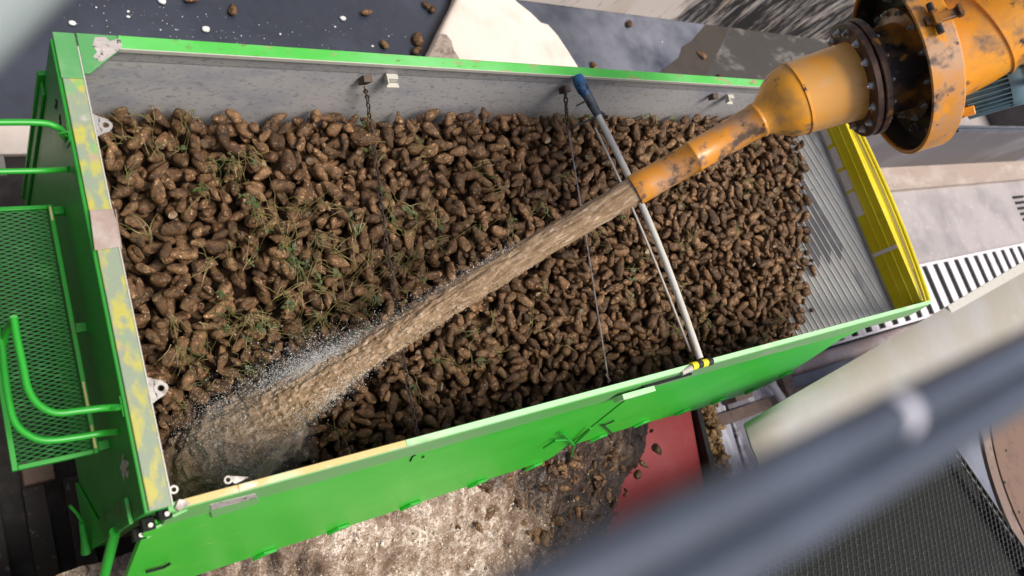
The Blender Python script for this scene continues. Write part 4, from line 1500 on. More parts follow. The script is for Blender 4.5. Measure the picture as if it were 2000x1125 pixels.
# loose beets and white lumps on the wet floor
G2 = 'loose beets on the wet floor'
for k, (px, py, sc, an, lab) in enumerate([
        (456, 20, 0.16, 1.2, 'small pale brown beet alone on the dark wet floor, left of the others'),
        (372, -2, 0.17, 0.4, 'dark beet cut by the top edge of the wet floor'),
        (716, 25, 0.18, 0.2, 'pale knobbly beet on the wet floor above the rusty stretch of rim'),
        (834, 11, 0.14, 2.4, 'small beet, first of the touching pair near the pale concrete'),
        (845, 18, 0.16, 1.0, 'rounder beet, second of the touching pair near the pale concrete'),
        (752, 88, 0.13, 2.0, 'small round beet next to a white chip close behind the green rim'),
        (816, 78, 0.22, 1.5, 'big orange brown beet with a cut face beside the pale concrete'),
        (813, 98, 0.20, 0.7, 'dark leafy beet lying under the big orange brown one'),
        (1230, 47, 0.18, 0.9, 'slim beet on the bluish floor in front of the stained wall'),
        (1161, 129, 0.15, 1.6, 'reddish beet just showing above the rim by the blue sleeve'),
        (1372, 108, 0.18, 2.2, 'dark beet lying on the dark brown band of the floor'),
        (1406, 148, 0.12, 0.2, 'tiny beet on the dark mottled floor near the rim')]):
    p = onz(px, py, GZ + 0.05)
    single_beet(k * 5 + 1, p, an, sc, lab, G2)


def lump(name, px, py, s, label, z=GZ):
    p = onz(px, py, z)
    rg = np.random.default_rng(int(px))
    bm = bmesh.new()
    bmesh.ops.create_icosphere(bm, subdivisions=2, radius=1)
    V = np.array([v.co[:] for v in bm.verts])
    F = np.array([[v.index for v in f.verts] for f in bm.faces])
    bm.free()
    V *= (1 + 0.45 * fbm(V * 1.3 + px, 3))[:, None]
    V = V * s * 0.72 * np.array([1, rg.uniform(0.6, 0.9), 0.55]) + p + np.array([0, 0, s * 0.4])
    o = np_mesh(name, V, F, MT['chalk'])
    return tag(o, label, 'beet chunk')


lump('white_chunk', 141, 47, 0.045, 'jagged white chunk on the dark floor near the far corner of the headboard')
lump('white_chunk', 401, 59, 0.062, 'largest white chunk with a dark underside on the wet floor')
lump('white_chunk', 668, 38, 0.055, 'white chunk with a small broken bit on the mottled wet floor')
lump('white_chunk', 654, 53, 0.018, 'tiny broken bit lying under the white chunk on the wet floor')
lump('white_chunk', 727, 91, 0.026, 'small yellowish white chip close to the green rim')
lump('white_chunk', 250, 34, 0.030, 'flat smeared white lump at the upper left of the wet floor')
lump('white_chunk', 316, 5, 0.060, 'crumbled whitish lump at the top edge of the wet floor')
lump('white_chunk', 1293, 82, 0.018, 'tiny white chip on the bluish floor left of the dark band')
# fine white specks
N = 270
rg = np.random.default_rng(8)
px = np.concatenate([rg.normal(260, 60, 70), rg.normal(420, 70, 80), rg.normal(620, 90, 70), rg.uniform(0, 1200, 50)])
py = np.concatenate([rg.normal(35, 22, 70), rg.normal(65, 20, 80), rg.normal(60, 25, 70), rg.uniform(0, 300, 50)])
b = MB()
for x_, y_ in zip(px, py):
    p = onz(x_, y_)
    if p[1] < 3.85 or p[1] > 5.8 or (p[0] > 4.4 and p[0] < 7.6):
        continue
    s = float(np.clip(rg.lognormal(-6.05, 0.65), 0.0015, 0.018))
    a = rg.uniform(0, 6.28)
    q = [(p[0] + s * math.cos(a + t) * rg.uniform(0.6, 1.2), p[1] + s * math.sin(a + t) * rg.uniform(0.6, 1.2), GZ + 0.001) for t in (0, 1.3, 2.5, 3.9, 5.1)]
    b.prism(q, (0, 0, s * 0.6))
tag(b.build('white_crumbs', MT['chalk'], smooth=False), 'fine white crumbs scattered on the dark wet floor', 'crumbs', kind='stuff')

# small pile of beets on the plates below the flap
VV, FF, SH = [], [], []
off = 0
rg = np.random.default_rng(21)
for k in range(330):
    t = rg.uniform(0, 1)
    cx, cy = onz(1345 + 40 * t ** 1.4, 795 + 130 * t)[:2]
    w_ = 0.36 * (1 - t) + 0.10
    x = cx + rg.normal(0, w_ * 0.42)
    y = cy + rg.normal(0, 0.05)
    V, F = PROTO[k % NPROTO]
    Rm = np.array(rotmat(rg))
    sc = rg.uniform(0.08, 0.14)
    z = GZ + 0.14 + 0.24 * max(0, 1 - abs(x - cx) / (w_ + 1e-3)) * rg.uniform(0.3, 1)
    VV.append((V @ Rm.T) * sc + (x, y, z))
    FF.append(F[:, ::-1] + off)
    SH.append(np.full(len(V), rg.uniform(0.4, 1)))
    off += len(V)
MT['beetgold'] = beet_material('washed_beet_skin', (0.36, 0.21, 0.085), (0.50, 0.33, 0.16), (0.15, 0.085, 0.035), 0.6)
o = np_mesh('washed_beet_pile', np.concatenate(VV), np.concatenate(FF), MT['beetgold'], attrs={'shade': ('FLOAT', np.concatenate(SH))})
tag(o, 'narrow pile of small washed golden beets on the wet plates below the flap', 'sugar beets', kind='stuff')

# ================================================================== WATER
P_TIP = np.array([2.78, 1.06, 0.80])
AX1 = np.array([0.70, 0.19, 0.69])
AX1 /= np.linalg.norm(AX1)
P_END = np.array([0.66, 0.36, -1.22])
LJ = 3.0


def jet_c(u):
    u = np.asarray(u)[:, None]
    q = P_TIP + AX1 * 0.06
    return q - AX1 * LJ * u + (P_END - (q - AX1 * LJ)) * u * u


def jet_r(u):
    u = np.asarray(u)
    return 0.080 + 0.012 * u + 0.105 * np.clip((u - 0.66) / 0.34, 0, 1) ** 1.5


nr, ns = 620, 150
uu = np.linspace(0, 1.16, nr)
C = jet_c(uu)
Tn = np.gradient(C, axis=0)
Tn /= np.linalg.norm(Tn, axis=1)[:, None]
S1 = np.cross(Tn, [0, 0, 1.0])
S1 /= np.linalg.norm(S1, axis=1)[:, None]
S2 = np.cross(S1, Tn)
th = np.linspace(0, 2 * math.pi, ns, endpoint=False)
UU, TH = np.meshgrid(uu, th, indexing='ij')
Nrm = S1[:, None, :] * np.cos(TH)[..., None] + S2[:, None, :] * np.sin(TH)[..., None]
flow = np.stack([UU * 3.0, np.cos(TH) * 0.15, np.sin(TH) * 0.15], -1)
k1 = np.clip(UU / 0.55, 0, 1)
P1 = flow.reshape(-1, 3)
stretchy = P1 * np.array([2.6, 16, 16])
n_str = fbm(stretchy, 3).reshape(nr, ns)                       # streaks along the flow near the nozzle
n_blob = fbm(P1 * np.array([8, 11, 11]) + 3.3, 5, True).reshape(nr, ns)
n_fine = fbm(P1 * np.array([11, 30, 30]) + 9.1, 3).reshape(nr, ns)
disp = 0.012 * n_str * (1 - 0.5 * k1) + k1 ** 0.9 * (0.017 * n_blob * (0.6 + 1.0 * UU ** 2) + 0.016 * n_fine) + 0.003 * n_fine + 0.03 * n_blob * np.clip((UU - 0.7) / 0.3, 0, 1)
Rad = jet_r(uu)[:, None] + disp
VJ = C[:, None, :] + Nrm * Rad[..., None]
idx = np.arange(nr * ns).reshape(nr, ns)
nx = np.roll(idx, -1, axis=1)
FJ = np.stack([idx[:-1], nx[:-1], nx[1:], idx[1:]], -1).reshape(-1, 4)
fl = flow * np.array([1.9, 4.5, 4.5])
fl[..., 0] += 0.25 * n_blob * k1
jet = np_mesh('water_jet', VJ.reshape(-1, 3), FJ, MT['jet'], attrs={'flow': ('FLOAT_VECTOR', fl.reshape(-1, 3))})
tag(jet, 'thick jet of muddy brown water shooting from the orange nozzle into the heap', 'water jet', kind='stuff')

_bm = bmesh.new()
bmesh.ops.create_icosphere(_bm, subdivisions=1, radius=1)
ICO_V = np.array([v.co[:] for v in _bm.verts])
ICO_F = np.array([[v.index for v in f.verts] for f in _bm.faces])
_bm.free()


def drops(name, ctr, rad, dirs, stretch, mat, rgen, jitter=0.0):
    n = len(ctr)
    d = dirs / np.linalg.norm(dirs, axis=1)[:, None]
    a = np.cross(d, rgen.normal(size=(n, 3)))
    a /= np.linalg.norm(a, axis=1)[:, None]
    c = np.cross(d, a)
    jit = 1 + jitter * rgen.normal(size=(n, len(ICO_V), 1))
    V = ICO_V[None] * jit
    P = (V[..., :1] * d[:, None, :] * stretch[:, None, None] + V[..., 1:2] * a[:, None, :] + V[..., 2:] * c[:, None, :]) * rad[:, None, None] + ctr[:, None, :]
    F = ICO_F[None] + (np.arange(n) * len(ICO_V))[:, None, None]
    return np_mesh(name, P.reshape(-1, 3), F.reshape(-1, 3), mat)


OCT_V = np.array([(1, 0, 0), (-1, 0, 0), (0, 1, 0), (0, -1, 0), (0, 0, 1), (0, 0, -1)], float)
OCT_F = np.array([(0, 2, 4), (2, 1, 4), (1, 3, 4), (3, 0, 4), (2, 0, 5), (1, 2, 5), (3, 1, 5), (0, 3, 5)])


def fine_drops(name, P, rad, mat):
    V = OCT_V[None] * rad[:, None, None] + P[:, None, :]
    F = OCT_F[None] + (np.arange(len(P)) * 6)[:, None, None]
    return np_mesh(name, V.reshape(-1, 3), F.reshape(-1, 3), mat)


def jet_frame(u):
    c = jet_c(u)
    t = jet_c(u + 0.004) - jet_c(u - 0.004)
    t /= np.linalg.norm(t, axis=1)[:, None]
    s1 = np.cross(t, [0, 0, 1.0])
    s1 /= np.linalg.norm(s1, axis=1)[:, None]
    return c, t, s1, np.cross(s1, t)


rg = np.random.default_rng(99)
# clots torn from the jet surface
N = 6000
u = rg.beta(2.6, 1.2, N)
c, t, s1, s2 = jet_frame(u)
an = rg.uniform(0, 2 * math.pi, N)
rad = jet_r(u) * (0.97 + np.abs(rg.normal(0, 0.05 + 0.17 * u ** 2)))
P = c + (s1 * np.cos(an)[:, None] + s2 * np.sin(an)[:, None]) * rad[:, None]
o = drops('jet_clots', P, rg.uniform(0.0012, 0.0065, N) * (0.35 + 0.8 * u), t + rg.normal(0, 0.25, (N, 3)), rg.uniform(1.2, 3.0, N), MT['foam'], rg, 0.22)
tag(o, 'torn clots of muddy foam around the water jet', 'water', kind='stuff')
# white spray along both sides, thick on the upper side of the last third
N = 28000
u = np.concatenate([rg.normal(0.79, 0.06, 19000), rg.uniform(0.3, 1.0, 9000)]).clip(0.15, 1.0)
c, t, s1, s2 = jet_frame(u)
sgn = np.where(rg.uniform(size=N) < 0.72, -1.0, 1.0)
vd = np.array([-0.45, 0.80, 0.30])
d_out = np.where(sgn[:, None] < 0, vd + rg.normal(0, 0.28, (N, 3)), np.array([0.25, -0.6, 0.5]) + rg.normal(0, 0.35, (N, 3)))
d_out -= t * (d_out * t).sum(1)[:, None]
d_out /= np.linalg.norm(d_out, axis=1)[:, None]
ex = rg.exponential(1.0, N) * (0.013 + 0.050 * np.clip((u - 0.45) / 0.45, 0, 1)) * np.where(sgn < 0, 1.0, 0.5)
P = c + d_out * (jet_r(u) * 0.95 + ex)[:, None] - t * rg.uniform(0, 0.1, (N, 1))
o = fine_drops('spray_drops', P, np.clip(rg.lognormal(-6.75, 0.5, N), 0.0006, 0.0045), MT['drop'])
tag(o, 'white spray of droplets thrown off the lower end of the jet', 'spray', kind='stuff')
# splash where the jet hits the heap
N = 50000
ce = P_END + np.array([0.03, 0.02, 0.08])
vdir = rg.normal(size=(N, 3)) * np.array([1.0, 0.85, 0.55]) + np.array([-0.15, -0.25, 0.25])
vdir /= np.linalg.norm(vdir, axis=1)[:, None]
lobes = 1 + 0.55 * fbm(vdir * 2.6 + 3, 3)
dist = (0.08 + rg.gamma(2.0, 0.062, N)) * lobes
P = ce + vdir * dist[:, None]
ok = np.array([(p[0] > 0.02) and (p[1] > 0.02) and p[2] > surf(p[0], p[1]) - 0.01 for p in P])
P = P[ok]
N = len(P)
o = fine_drops('splash_drops', P, np.clip(rg.lognormal(-7.15, 0.5, N), 0.0005, 0.0040), MT['drop'])
tag(o, 'fine splash droplets bursting up where the jet strikes the beets', 'spray', kind='stuff')
pick = np.arange(N)[rg.uniform(size=N) < 0.12]
o = fine_drops('splash_beads', P[pick] + rg.normal(0, 0.02, (len(pick), 3)), np.clip(rg.lognormal(-6.3, 0.45, len(pick)), 0.001, 0.005), MT['drop'])
tag(o, 'larger white drops flung out of the splash', 'spray', kind='stuff')
# boiling foam mound under the splash
n = 220
a_ = np.linspace(-1, 1, n)
XX, YY = np.meshgrid(a_, a_, indexing='ij')
x = P_END[0] + 0.12 + XX * 0.42
y = P_END[1] - 0.07 + YY * 0.33
rr2 = np.sqrt(XX ** 2 + YY ** 2)
pp = np.stack([x, y, 0 * x], -1).reshape(-1, 3)
nz = fbm(pp * 5.5, 5, True).reshape(n, n)
nf = fbm(pp * 26, 4).reshape(n, n)
sm = heap_target(x, y)
z = sm + 0.05 + 0.15 * np.exp(-(rr2 / 0.55) ** 2) + 0.07 * nz + 0.012 * nf
dens = np.clip((0.70 - rr2 + 0.55 * nz) / 0.42, 0, 1) ** 1.3
V = np.stack([x, np.maximum(y, 0.02), z], -1).reshape(-1, 3)
idx = np.arange(n * n).reshape(n, n)
F = np.stack([idx[:-1, :-1], idx[1:, :-1], idx[1:, 1:], idx[:-1, 1:]], -1).reshape(-1, 4)
fm = water_material('thin_foam', (0.42, 0.30, 0.19), (0.66, 0.54, 0.41), (0.88, 0.84, 0.79), scale=7, rough=0.3, sss=0.3, bump=0.3)
nt = fm.node_tree
at = nt.nodes.new('ShaderNodeAttribute')
at.attribute_name = 'dens'
al = mul(nt, at.outputs['Fac'], mul(nt, ramp(nt, ntex(nt, coords(nt), 30, 6, 0.75, 'noise', 0.5), 0.35, 0.62), 0.9), 'ADD')
al = mul(nt, al, at.outputs['Fac'])
al = ramp(nt, al, 0.0, 0.9)
nt.links.new(al, nt.nodes['Principled BSDF'].inputs['Alpha'])
o = np_mesh('foam_mound', V, F, fm, attrs={'dens': ('FLOAT', dens.ravel())})
tag(o, 'boiling muddy foam at the foot of the jet', 'foam', kind='stuff')
# cloud of fine mist round the impact
m = bpy.data.materials.new('mist_volume')
m.use_nodes = True
nt = m.node_tree
nt.nodes.remove(nt.nodes['Principled BSDF'])
vol = nt.nodes.new('ShaderNodeVolumePrincipled')
vol.inputs['Color'].default_value = (0.95, 0.92, 0.89, 1)
vol.inputs['Anisotropy'].default_value = 0.2
tc = nt.nodes.new('ShaderNodeTexCoord')
ln = nt.nodes.new('ShaderNodeVectorMath')
ln.operation = 'LENGTH'
nt.links.new(tc.outputs['Object'], ln.inputs[0])
fall = ramp(nt, ln.outputs['Value'], 1.0, 0.25)
nse = ramp(nt, ntex(nt, coords(nt), 3.2, 5, 0.65, 'noise', 0.8), 0.40, 0.72)
nt.links.new(mul(nt, mul(nt, fall, nse), 4.5), vol.inputs['Density'])
nt.links.new(vol.outputs['Volume'], nt.nodes['Material Output'].inputs['Volume'])
bm = bmesh.new()
bmesh.ops.create_icosphere(bm, subdivisions=3, radius=1)
me = bpy.data.meshes.new('spray_mist')
bm.to_mesh(me)
bm.free()
me.materials.append(m)
o = bpy.data.objects.new('spray_mist', me)
o.matrix_world = Matrix.Translation((0.76, 0.32, -1.02)) @ Matrix.Rotation(0.3, 4, 'Z') @ Matrix.Diagonal((0.44, 0.34, 0.34, 1))
COL.objects.link(o)
tag(o, 'thin greyish mist hanging over the spot where the jet lands', 'mist', kind='stuff')

# muddy water and beets pouring out under the open flap
def casc(x, s):
    """centre sheet of the cascade: x along the trailer, s from under the flap outwards"""
    right = np.clip((x - 3.0) / 1.6, 0, 1)
    y = -0.12 - s * 1.75
    z = -1.78 - 1.35 * s ** 1.3 - 0.5 * right * s
    return np.stack([x + 0.22 * s * (x - 1.6), y + 0 * x, np.maximum(z, GZ + 0.03)], -1)


def foaminess(x, s):
    p = np.stack([x * 1.0, s * 1.2, 0 * x], -1)
    w1 = fbm(p * 1.7 + 2, 3)
    w2 = fbm(p * 1.7 + 9, 3)
    big = fbm(p * 1.9 + 5, 4)
    lace = fbm(np.stack([x * 5.5 + 1.6 * w1, s * 4.0 + 1.6 * w2, 0 * x], -1), 6, True)
    pal = 0.55 * np.exp(-((x - 1.75) / 0.55) ** 2 - ((s - 0.30) / 0.35) ** 2) + 0.45 * np.exp(-((x - 2.45) / 0.65) ** 2 - ((s - 0.45) / 0.5) ** 2) - 0.35 * np.clip((x + 0.7 * s - 3.1) / 0.7, 0, 1) - 0.12 * np.clip((0.6 - x) / 0.8, 0, 1)
    return lace * 0.80 + big * 1.5 + pal - 0.34


nx_, ny_ = 900, 320
sx = np.linspace(-0.7, 5.6, nx_)
sy = np.linspace(0, 1, ny_)
SX, SY = [q.ravel() for q in np.meshgrid(sx, sy, indexing='ij')]
base = casc(SX, SY)
fo = foaminess(SX, SY)
n1 = fbm(base * np.array([4.0, 2.0, 2.0]), 5, True)
n2 = fbm(base * 16 + 4, 4)
V = base + np.stack([0.015 * n2, 0.02 * n1, 0.085 * (0.4 + SY) * n1 + 0.012 * n2 + 0.04 * np.clip(fo, -0.5, 1)], -1)
idx = np.arange(nx_ * ny_).reshape(nx_, ny_)
F = np.stack([idx[:-1, :-1], idx[1:, :-1], idx[1:, 1:], idx[:-1, 1:]], -1).reshape(-1, 4)
keep = (SX + 0.25 * n1 + 0.9 * SY).reshape(nx_, ny_)[:-1, :-1].ravel() < 5.0
m, nt, bs = new_mat('cascade_water')
at = nt.nodes.new('ShaderNodeAttribute')
at.attribute_name = 'foam'
fine = ntex(nt, coords(nt), 34, 6, 0.7, 'noise', 0.7)
wn = nt.nodes.new('ShaderNodeTexNoise')
wn.inputs['Scale'].default_value = 8.0
wn.inputs['Detail'].default_value = 9
wn.inputs['Roughness'].default_value = 0.72
nt.links.new(coords(nt), wn.inputs['Vector'])
wv = nt.nodes.new('ShaderNodeVectorMath')
wv.operation = 'MULTIPLY_ADD'
wv.inputs[1].default_value = (0.34, 0.34, 0.34)
nt.links.new(wn.outputs['Color'], wv.inputs[0])
nt.links.new(coords(nt, (1.0, 0.8, 0.8), (0, 0, 0.25)), wv.inputs[2])
e1 = ntex(nt, wv.outputs[0], 7.5, kind='edge')
e2 = ntex(nt, wv.outputs[0], 19, kind='edge')
fo_ = at.outputs['Fac']
wid = ramp(nt, fo_, -0.1, 1.2)
l1_ = mul(nt, 1.0, mul(nt, e1, mul(nt, mul(nt, wid, 0.20), 0.02, 'ADD'), 'DIVIDE'), 'SUBTRACT')
l2_ = mul(nt, 1.0, mul(nt, e2, mul(nt, mul(nt, wid, 0.26), 0.02, 'ADD'), 'DIVIDE'), 'SUBTRACT')
lace = mul(nt, mul(nt, ramp(nt, l1_, 0.0, 0.8), 0.75), mul(nt, ramp(nt, l2_, 0.0, 0.9), 0.45), 'ADD')
lace = mul(nt, lace, ramp(nt, fine, 0.36, 0.60))
c = mixc(nt, ramp(nt, mul(nt, fo_, mul(nt, fine, 0.5, 'SUBTRACT'), 'ADD'), -0.3, 0.8), (0.030, 0.018, 0.012), (0.25, 0.165, 0.105))
c = mixc(nt, lace, c, mixc(nt, ramp(nt, fo_, 0.1, 0.9), (0.32, 0.23, 0.155), (0.80, 0.72, 0.63)))
nt.links.new(c, bs.inputs['Base Color'])
bs.inputs['Roughness'].default_value = 0.16
bn = nt.nodes.new('ShaderNodeBump')
bn.inputs['Strength'].default_value = 0.5
bn.inputs['Distance'].default_value = 0.02
nt.links.new(fine, bn.inputs['Height'])
nt.links.new(bn.outputs['Normal'], bs.inputs['Normal'])
o = np_mesh('muddy_cascade', V, F[keep], m, attrs={'foam': ('FLOAT', fo)})
tag(o, 'brown water cascade pouring out beneath the open green flap', 'water', kind='stuff')


def strands(name, N, npt, step, r0, mat, rgen, want, lift0, label, cat):
    """thin curling threads of water carried along by the cascade"""
    x = rgen.uniform(-0.6, 4.3, N * 4)
    s = rgen.beta(1.2, 1.2, N * 4)
    p = foaminess(x, s)
    sel = np.flatnonzero(rgen.uniform(size=N * 4) < np.clip(want(p, x, s), 0, 1))[:N]
    x, s = x[sel], s[sel]
    n = len(x)
    lift = np.abs(rgen.normal(0, lift0, n)) + 0.03
    lv = rgen.normal(0.0, 0.25, n)
    path = []
    for k in range(npt):
        q = casc(x, s)
        q[:, 2] += lift + 0.035 * fbm(q * 7 + 1, 2)
        q[:, 0] += 0.05 * fbm(q * 6 + 11, 2)
        path.append(q)
        sw = fbm(np.stack([x * 2.0, s * 2.5, lift * 3], -1) + 21, 3)
        x = x + step * (0.22 * (x - 1.6) + 1.3 * sw)
        s = s + step * (0.75 + 0.5 * sw)
        lift = np.maximum(lift + step * lv, 0.015)
    path = np.stack(path, 1)                                   # n, npt, 3
    tg_ = np.gradient(path, axis=1)
    tg_ /= np.linalg.norm(tg_, axis=2)[..., None] + 1e-9
    a = np.cross(tg_, np.array([0.3, 0.2, 1.0]))
    a /= np.linalg.norm(a, axis=2)[..., None] + 1e-9
    c_ = np.cross(tg_, a)
    prof = np.sin(np.linspace(0.12, math.pi - 0.12, npt)) ** 0.7
    rr_ = np.clip(rgen.lognormal(math.log(r0), 0.45, n), 0.0008, 0.012)[:, None] * prof[None] * (1 + 0.35 * rgen.normal(size=(n, npt))).clip(0.3, 2)
    ang = np.array([0, 1, 2, 3]) * math.pi / 2
    V = path[:, :, None, :] + (a[:, :, None, :] * np.cos(ang)[None, None, :, None] + c_[:, :, None, :] * np.sin(ang)[None, None, :, None]) * rr_[:, :, None, None]
    base_i = np.arange(n * npt * 4).reshape(n, npt, 4)
    nxk = np.roll(base_i, -1, axis=2)
    F = np.stack([base_i[:, :-1], nxk[:, :-1], nxk[:, 1:], base_i[:, 1:]], -1).reshape(-1, 4)
    o = np_mesh(name, V.reshape(-1, 3), F, mat)
    return tag(o, label, cat, kind='stuff')


N = 7000
x = rg.uniform(-0.6, 4.3, N)
s = rg.beta(1.2, 1.2, N)
p = foaminess(x, s)
sel = rg.uniform(size=N) < np.clip(0.10 + 0.9 * p, 0.02, 1)
x, s = x[sel], s[sel]
N = len(x)
P = casc(x, s)
P[:, 2] += np.abs(rg.normal(0, 0.09, N)) + 0.03
o = drops('foam_clots', P, np.clip(rg.lognormal(-5.3, 0.5, N), 0.0015, 0.014), np.stack([0.3 * (x - 1.6), -1 + 0 * x, -0.4 + 0 * x], -1) + rg.normal(0, 0.8, (N, 3)), rg.uniform(1.0, 2.4, N), MT['strand'], rg, 0.35)
tag(o, 'pale clots of foam tossed up in the water pouring below the flap', 'foam', kind='stuff')
N = 230
x = rg.normal(3.65, 0.5, N)
s = rg.beta(1.1, 1.7, N)
ok = x + 0.9 * s < 5.1
x, s = x[ok], s[ok]
P = casc(x, s)
P[:, 2] += np.abs(rg.normal(0, 0.08, len(P))) + 0.0
VV, FF, SH = [], [], []
off = 0
for k in range(len(P)):
    V, F = PROTO[k % NPROTO]
    VV.append((V @ np.array(rotmat(rg)).T) * float(np.clip(rg.lognormal(-2.6, 0.45), 0.025, 0.19)) + P[k])
    FF.append(F[:, ::-1] + off)
    SH.append(np.full(len(V), rg.uniform(0, 1)))
    off += len(V)
o = np_mesh('mud_clods', np.concatenate(VV), np.concatenate(FF), MT['beet'], attrs={'shade': ('FLOAT', np.concatenate(SH))})
tag(o, 'brown clods and beet scraps washed out below the flap', 'mud', kind='stuff')
N = 70000
x = rg.uniform(-0.6, 4.4, N)
s = rg.beta(1.2, 1.2, N)
p = foaminess(x, s)
sel = rg.uniform(size=N) < np.clip(0.25 + 0.8 * p, 0.06, 1)
x, s = x[sel], s[sel]
N = len(x)
P = casc(x, s)
P[:, 2] += np.abs(rg.normal(0, 0.16, N)) + 0.03
d = np.stack([0.30 * (x - 1.6), -1.0 + 0 * x, -0.5 + 0 * x], -1) + rg.normal(0, 0.5, (N, 3))
o = fine_drops('foam_drops', P, np.clip(rg.lognormal(-6.5, 0.55, N), 0.0008, 0.007), MT['strand'])
tag(o, 'pale drops flying over the water below the flap', 'spray', kind='stuff')
# beets tumbling out with the water
G3 = 'beets tumbling out under the flap'
fb = [(1200, 905), (1215, 915), (1178, 943), (1282, 876), (1232, 838), (1132, 905), (1095, 908), (1160, 890), (1120, 935), (1128, 1000), (1155, 880), (1045, 950), (1070, 975),
      (1075, 930), (1140, 1010), (1185, 868), (1105, 960), (1010, 965), (1020, 1010), (885, 1008)]
for k, (px, py) in enumerate(fb):
    z = -2.2 - 0.03 * (k % 9)
    p = onz(px, py, z)
    lab = 'muddy beet tumbling in the brown water below the open flap'
    if k == 0:
        lab = 'tan beet in mid air over the red panel, upper one of a close pair'
    elif k == 1:
        lab = 'tan beet in mid air over the red panel, lower one of a close pair'
    elif k == 2:
        lab = 'beet falling alone over the left part of the red panel'
    elif k == 3:
        lab = 'dark beet falling alone over the right part of the red panel'
    single_beet(k * 7 + 2, p, k * 1.9, 0.10 + 0.02 * (k % 4), lab, G3)

# ================================================================== WATER CANNON
AX2 = np.array([0.726, -0.035, 0.687])
AX2 /= np.linalg.norm(AX2)
CN = empty('water_cannon', tuple(P_TIP), 'worn orange water cannon with bolted flanges aiming into the trailer', 'water cannon')
b = MB()
b.lathe([(0.0, 0.078), (0.0, 0.096), (0.015, 0.099), (0.10, 0.098), (0.115, 0.095), (0.40, 0.096), (0.405, 0.102), (0.418, 0.103), (0.426, 0.097), (0.84, 0.104), (0.846, 0.111), (0.86, 0.111), (0.868, 0.106), (0.875, 0.07), (0.02, 0.078)],
        P_TIP, AX1, 72, closed=True)
b.build('nozzle', MT['orangeworn'], CN, angle=60)
SEAM = P_TIP + AX1 * 1.11


def ringpts(c, ax, r, n=72, ref=None):
    a = Vector(ax).normalized()
    u_ = Vector(ref if ref is not None else (0, 0, 1))
    u_ = (u_ - a * u_.dot(a)).normalized()
    w_ = a.cross(u_)
    return [np.array(Vector(c) + (u_ * math.cos(2 * math.pi * k / n) + w_ * math.sin(2 * math.pi * k / n)) * r) for k in range(n)]


def loft(rings, cap=True):
    b = MB()
    n = len(rings[0])
    vs = [p for r in rings for p in r]
    fs = []
    for i in range(len(rings) - 1):
        for k in range(n):
            k2 = (k + 1) % n
            fs.append((i * n + k, i * n + k2, (i + 1) * n + k2, (i + 1) * n + k))
    if cap:
        fs.append(tuple(range(n))[::-1])
        fs.append(tuple((len(rings) - 1) * n + k for k in range(n)))
    b.add(vs, fs)
    return b


axm = AX1 + AX2
axm = axm / np.linalg.norm(axm)
b = loft([ringpts(P_TIP + AX1 * 0.862, AX1, 0.107), ringpts(P_TIP + AX1 * 0.89, AX1, 0.114), ringpts(P_TIP + AX1 * 0.93, AX1, 0.140), ringpts(P_TIP + AX1 * 0.98, AX1, 0.180), ringpts(P_TIP + AX1 * 1.03, AX1 + 0.2 * axm, 0.208), ringpts(P_TIP + AX1 * 1.075, AX1 + 0.5 * axm, 0.221), ringpts(SEAM, axm, 0.225)])
b.build('cone', MT['orange'], CN, angle=60)
b = loft([ringpts(SEAM - axm * 0.010, axm, 0.224), ringpts(SEAM - axm * 0.005, axm, 0.232), ringpts(SEAM + axm * 0.006, axm, 0.232), ringpts(SEAM + axm * 0.011, axm, 0.224)])
b.build('weld_seam', MT['orange'], CN)
b = loft([ringpts(SEAM, axm, 0.225), ringpts(SEAM + AX2 * 0.10, AX2 + 0.3 * axm, 0.229), ringpts(SEAM + AX2 * 0.22, AX2, 0.234), ringpts(SEAM + AX2 * 0.39, AX2, 0.240)])
b.build('barrel', MT['orangebarrel'], CN, angle=60)
FL = SEAM + AX2 * 0.345


def bolt_ring(c, ax, r, n, size, parent, length=0.03, ph=0.0, sign=-1):
    a = Vector(ax).normalized()
    first = None
    for k, q in enumerate(ringpts(c, ax, r, n)):
        pass
    u_ = Vector((0, 0, 1))
    u_ = (u_ - a * u_.dot(a)).normalized()
    w_ = a.cross(u_)
    for k in range(n):
        t_ = 2 * math.pi * k / n + ph
        p = Vector(c) + (u_ * math.cos(t_) + w_ * math.sin(t_)) * r
        b = MB()
        b.lathe([(0, 0.0), (0, size), (0.5 * length, size), (0.56 * length, size * 0.88), (0.56 * length, 0.0)], p, a * sign, 6)
        b.lathe([(0.56 * length, 0.0), (0.56 * length, size * 0.58), (0.8 * length, size * 0.58), (0.8 * length, 0.0)], p, a * sign, 10)
        b.lathe([(0.0, size * 0.9), (0.0, size * 1.35), (0.12 * length, size * 1.35), (0.12 * length, size * 0.9)], p, a * sign, 14, closed=True)
        b.build('bolt', MT['bolt'], parent)


b = MB()
b.lathe([(0.0, 0.20), (0.0, 0.340), (0.005, 0.346), (0.035, 0.346), (0.04, 0.340), (0.04, 0.20)], FL, AX2, 80, closed=True)
f1_ = b.build('flange', MT['ruststeel'], CN, angle=35)
bolt_ring(FL, AX2, 0.297, 14, 0.019, f1_, 0.042, 0.1)
b = MB()
b.lathe([(0.0, 0.20), (0.0, 0.345), (0.005, 0.351), (0.037, 0.351), (0.042, 0.345), (0.042, 0.20)], FL + AX2 * 0.050, AX2, 80, closed=True)
f2_ = b.build('flange', MT['ruststeel'], CN, angle=35)
bolt_ring(FL + AX2 * 0.092, AX2, 0.305, 14, 0.016, f2_, 0.036, 0.1, 1)
b = MB()
b.lathe([(0.0, 0.24), (0.02, 0.262), (0.20, 0.262), (0.21, 0.305), (0.21, 0.34), (0.245, 0.34), (0.245, 0.2)], FL + AX2 * 0.092, AX2, 80)
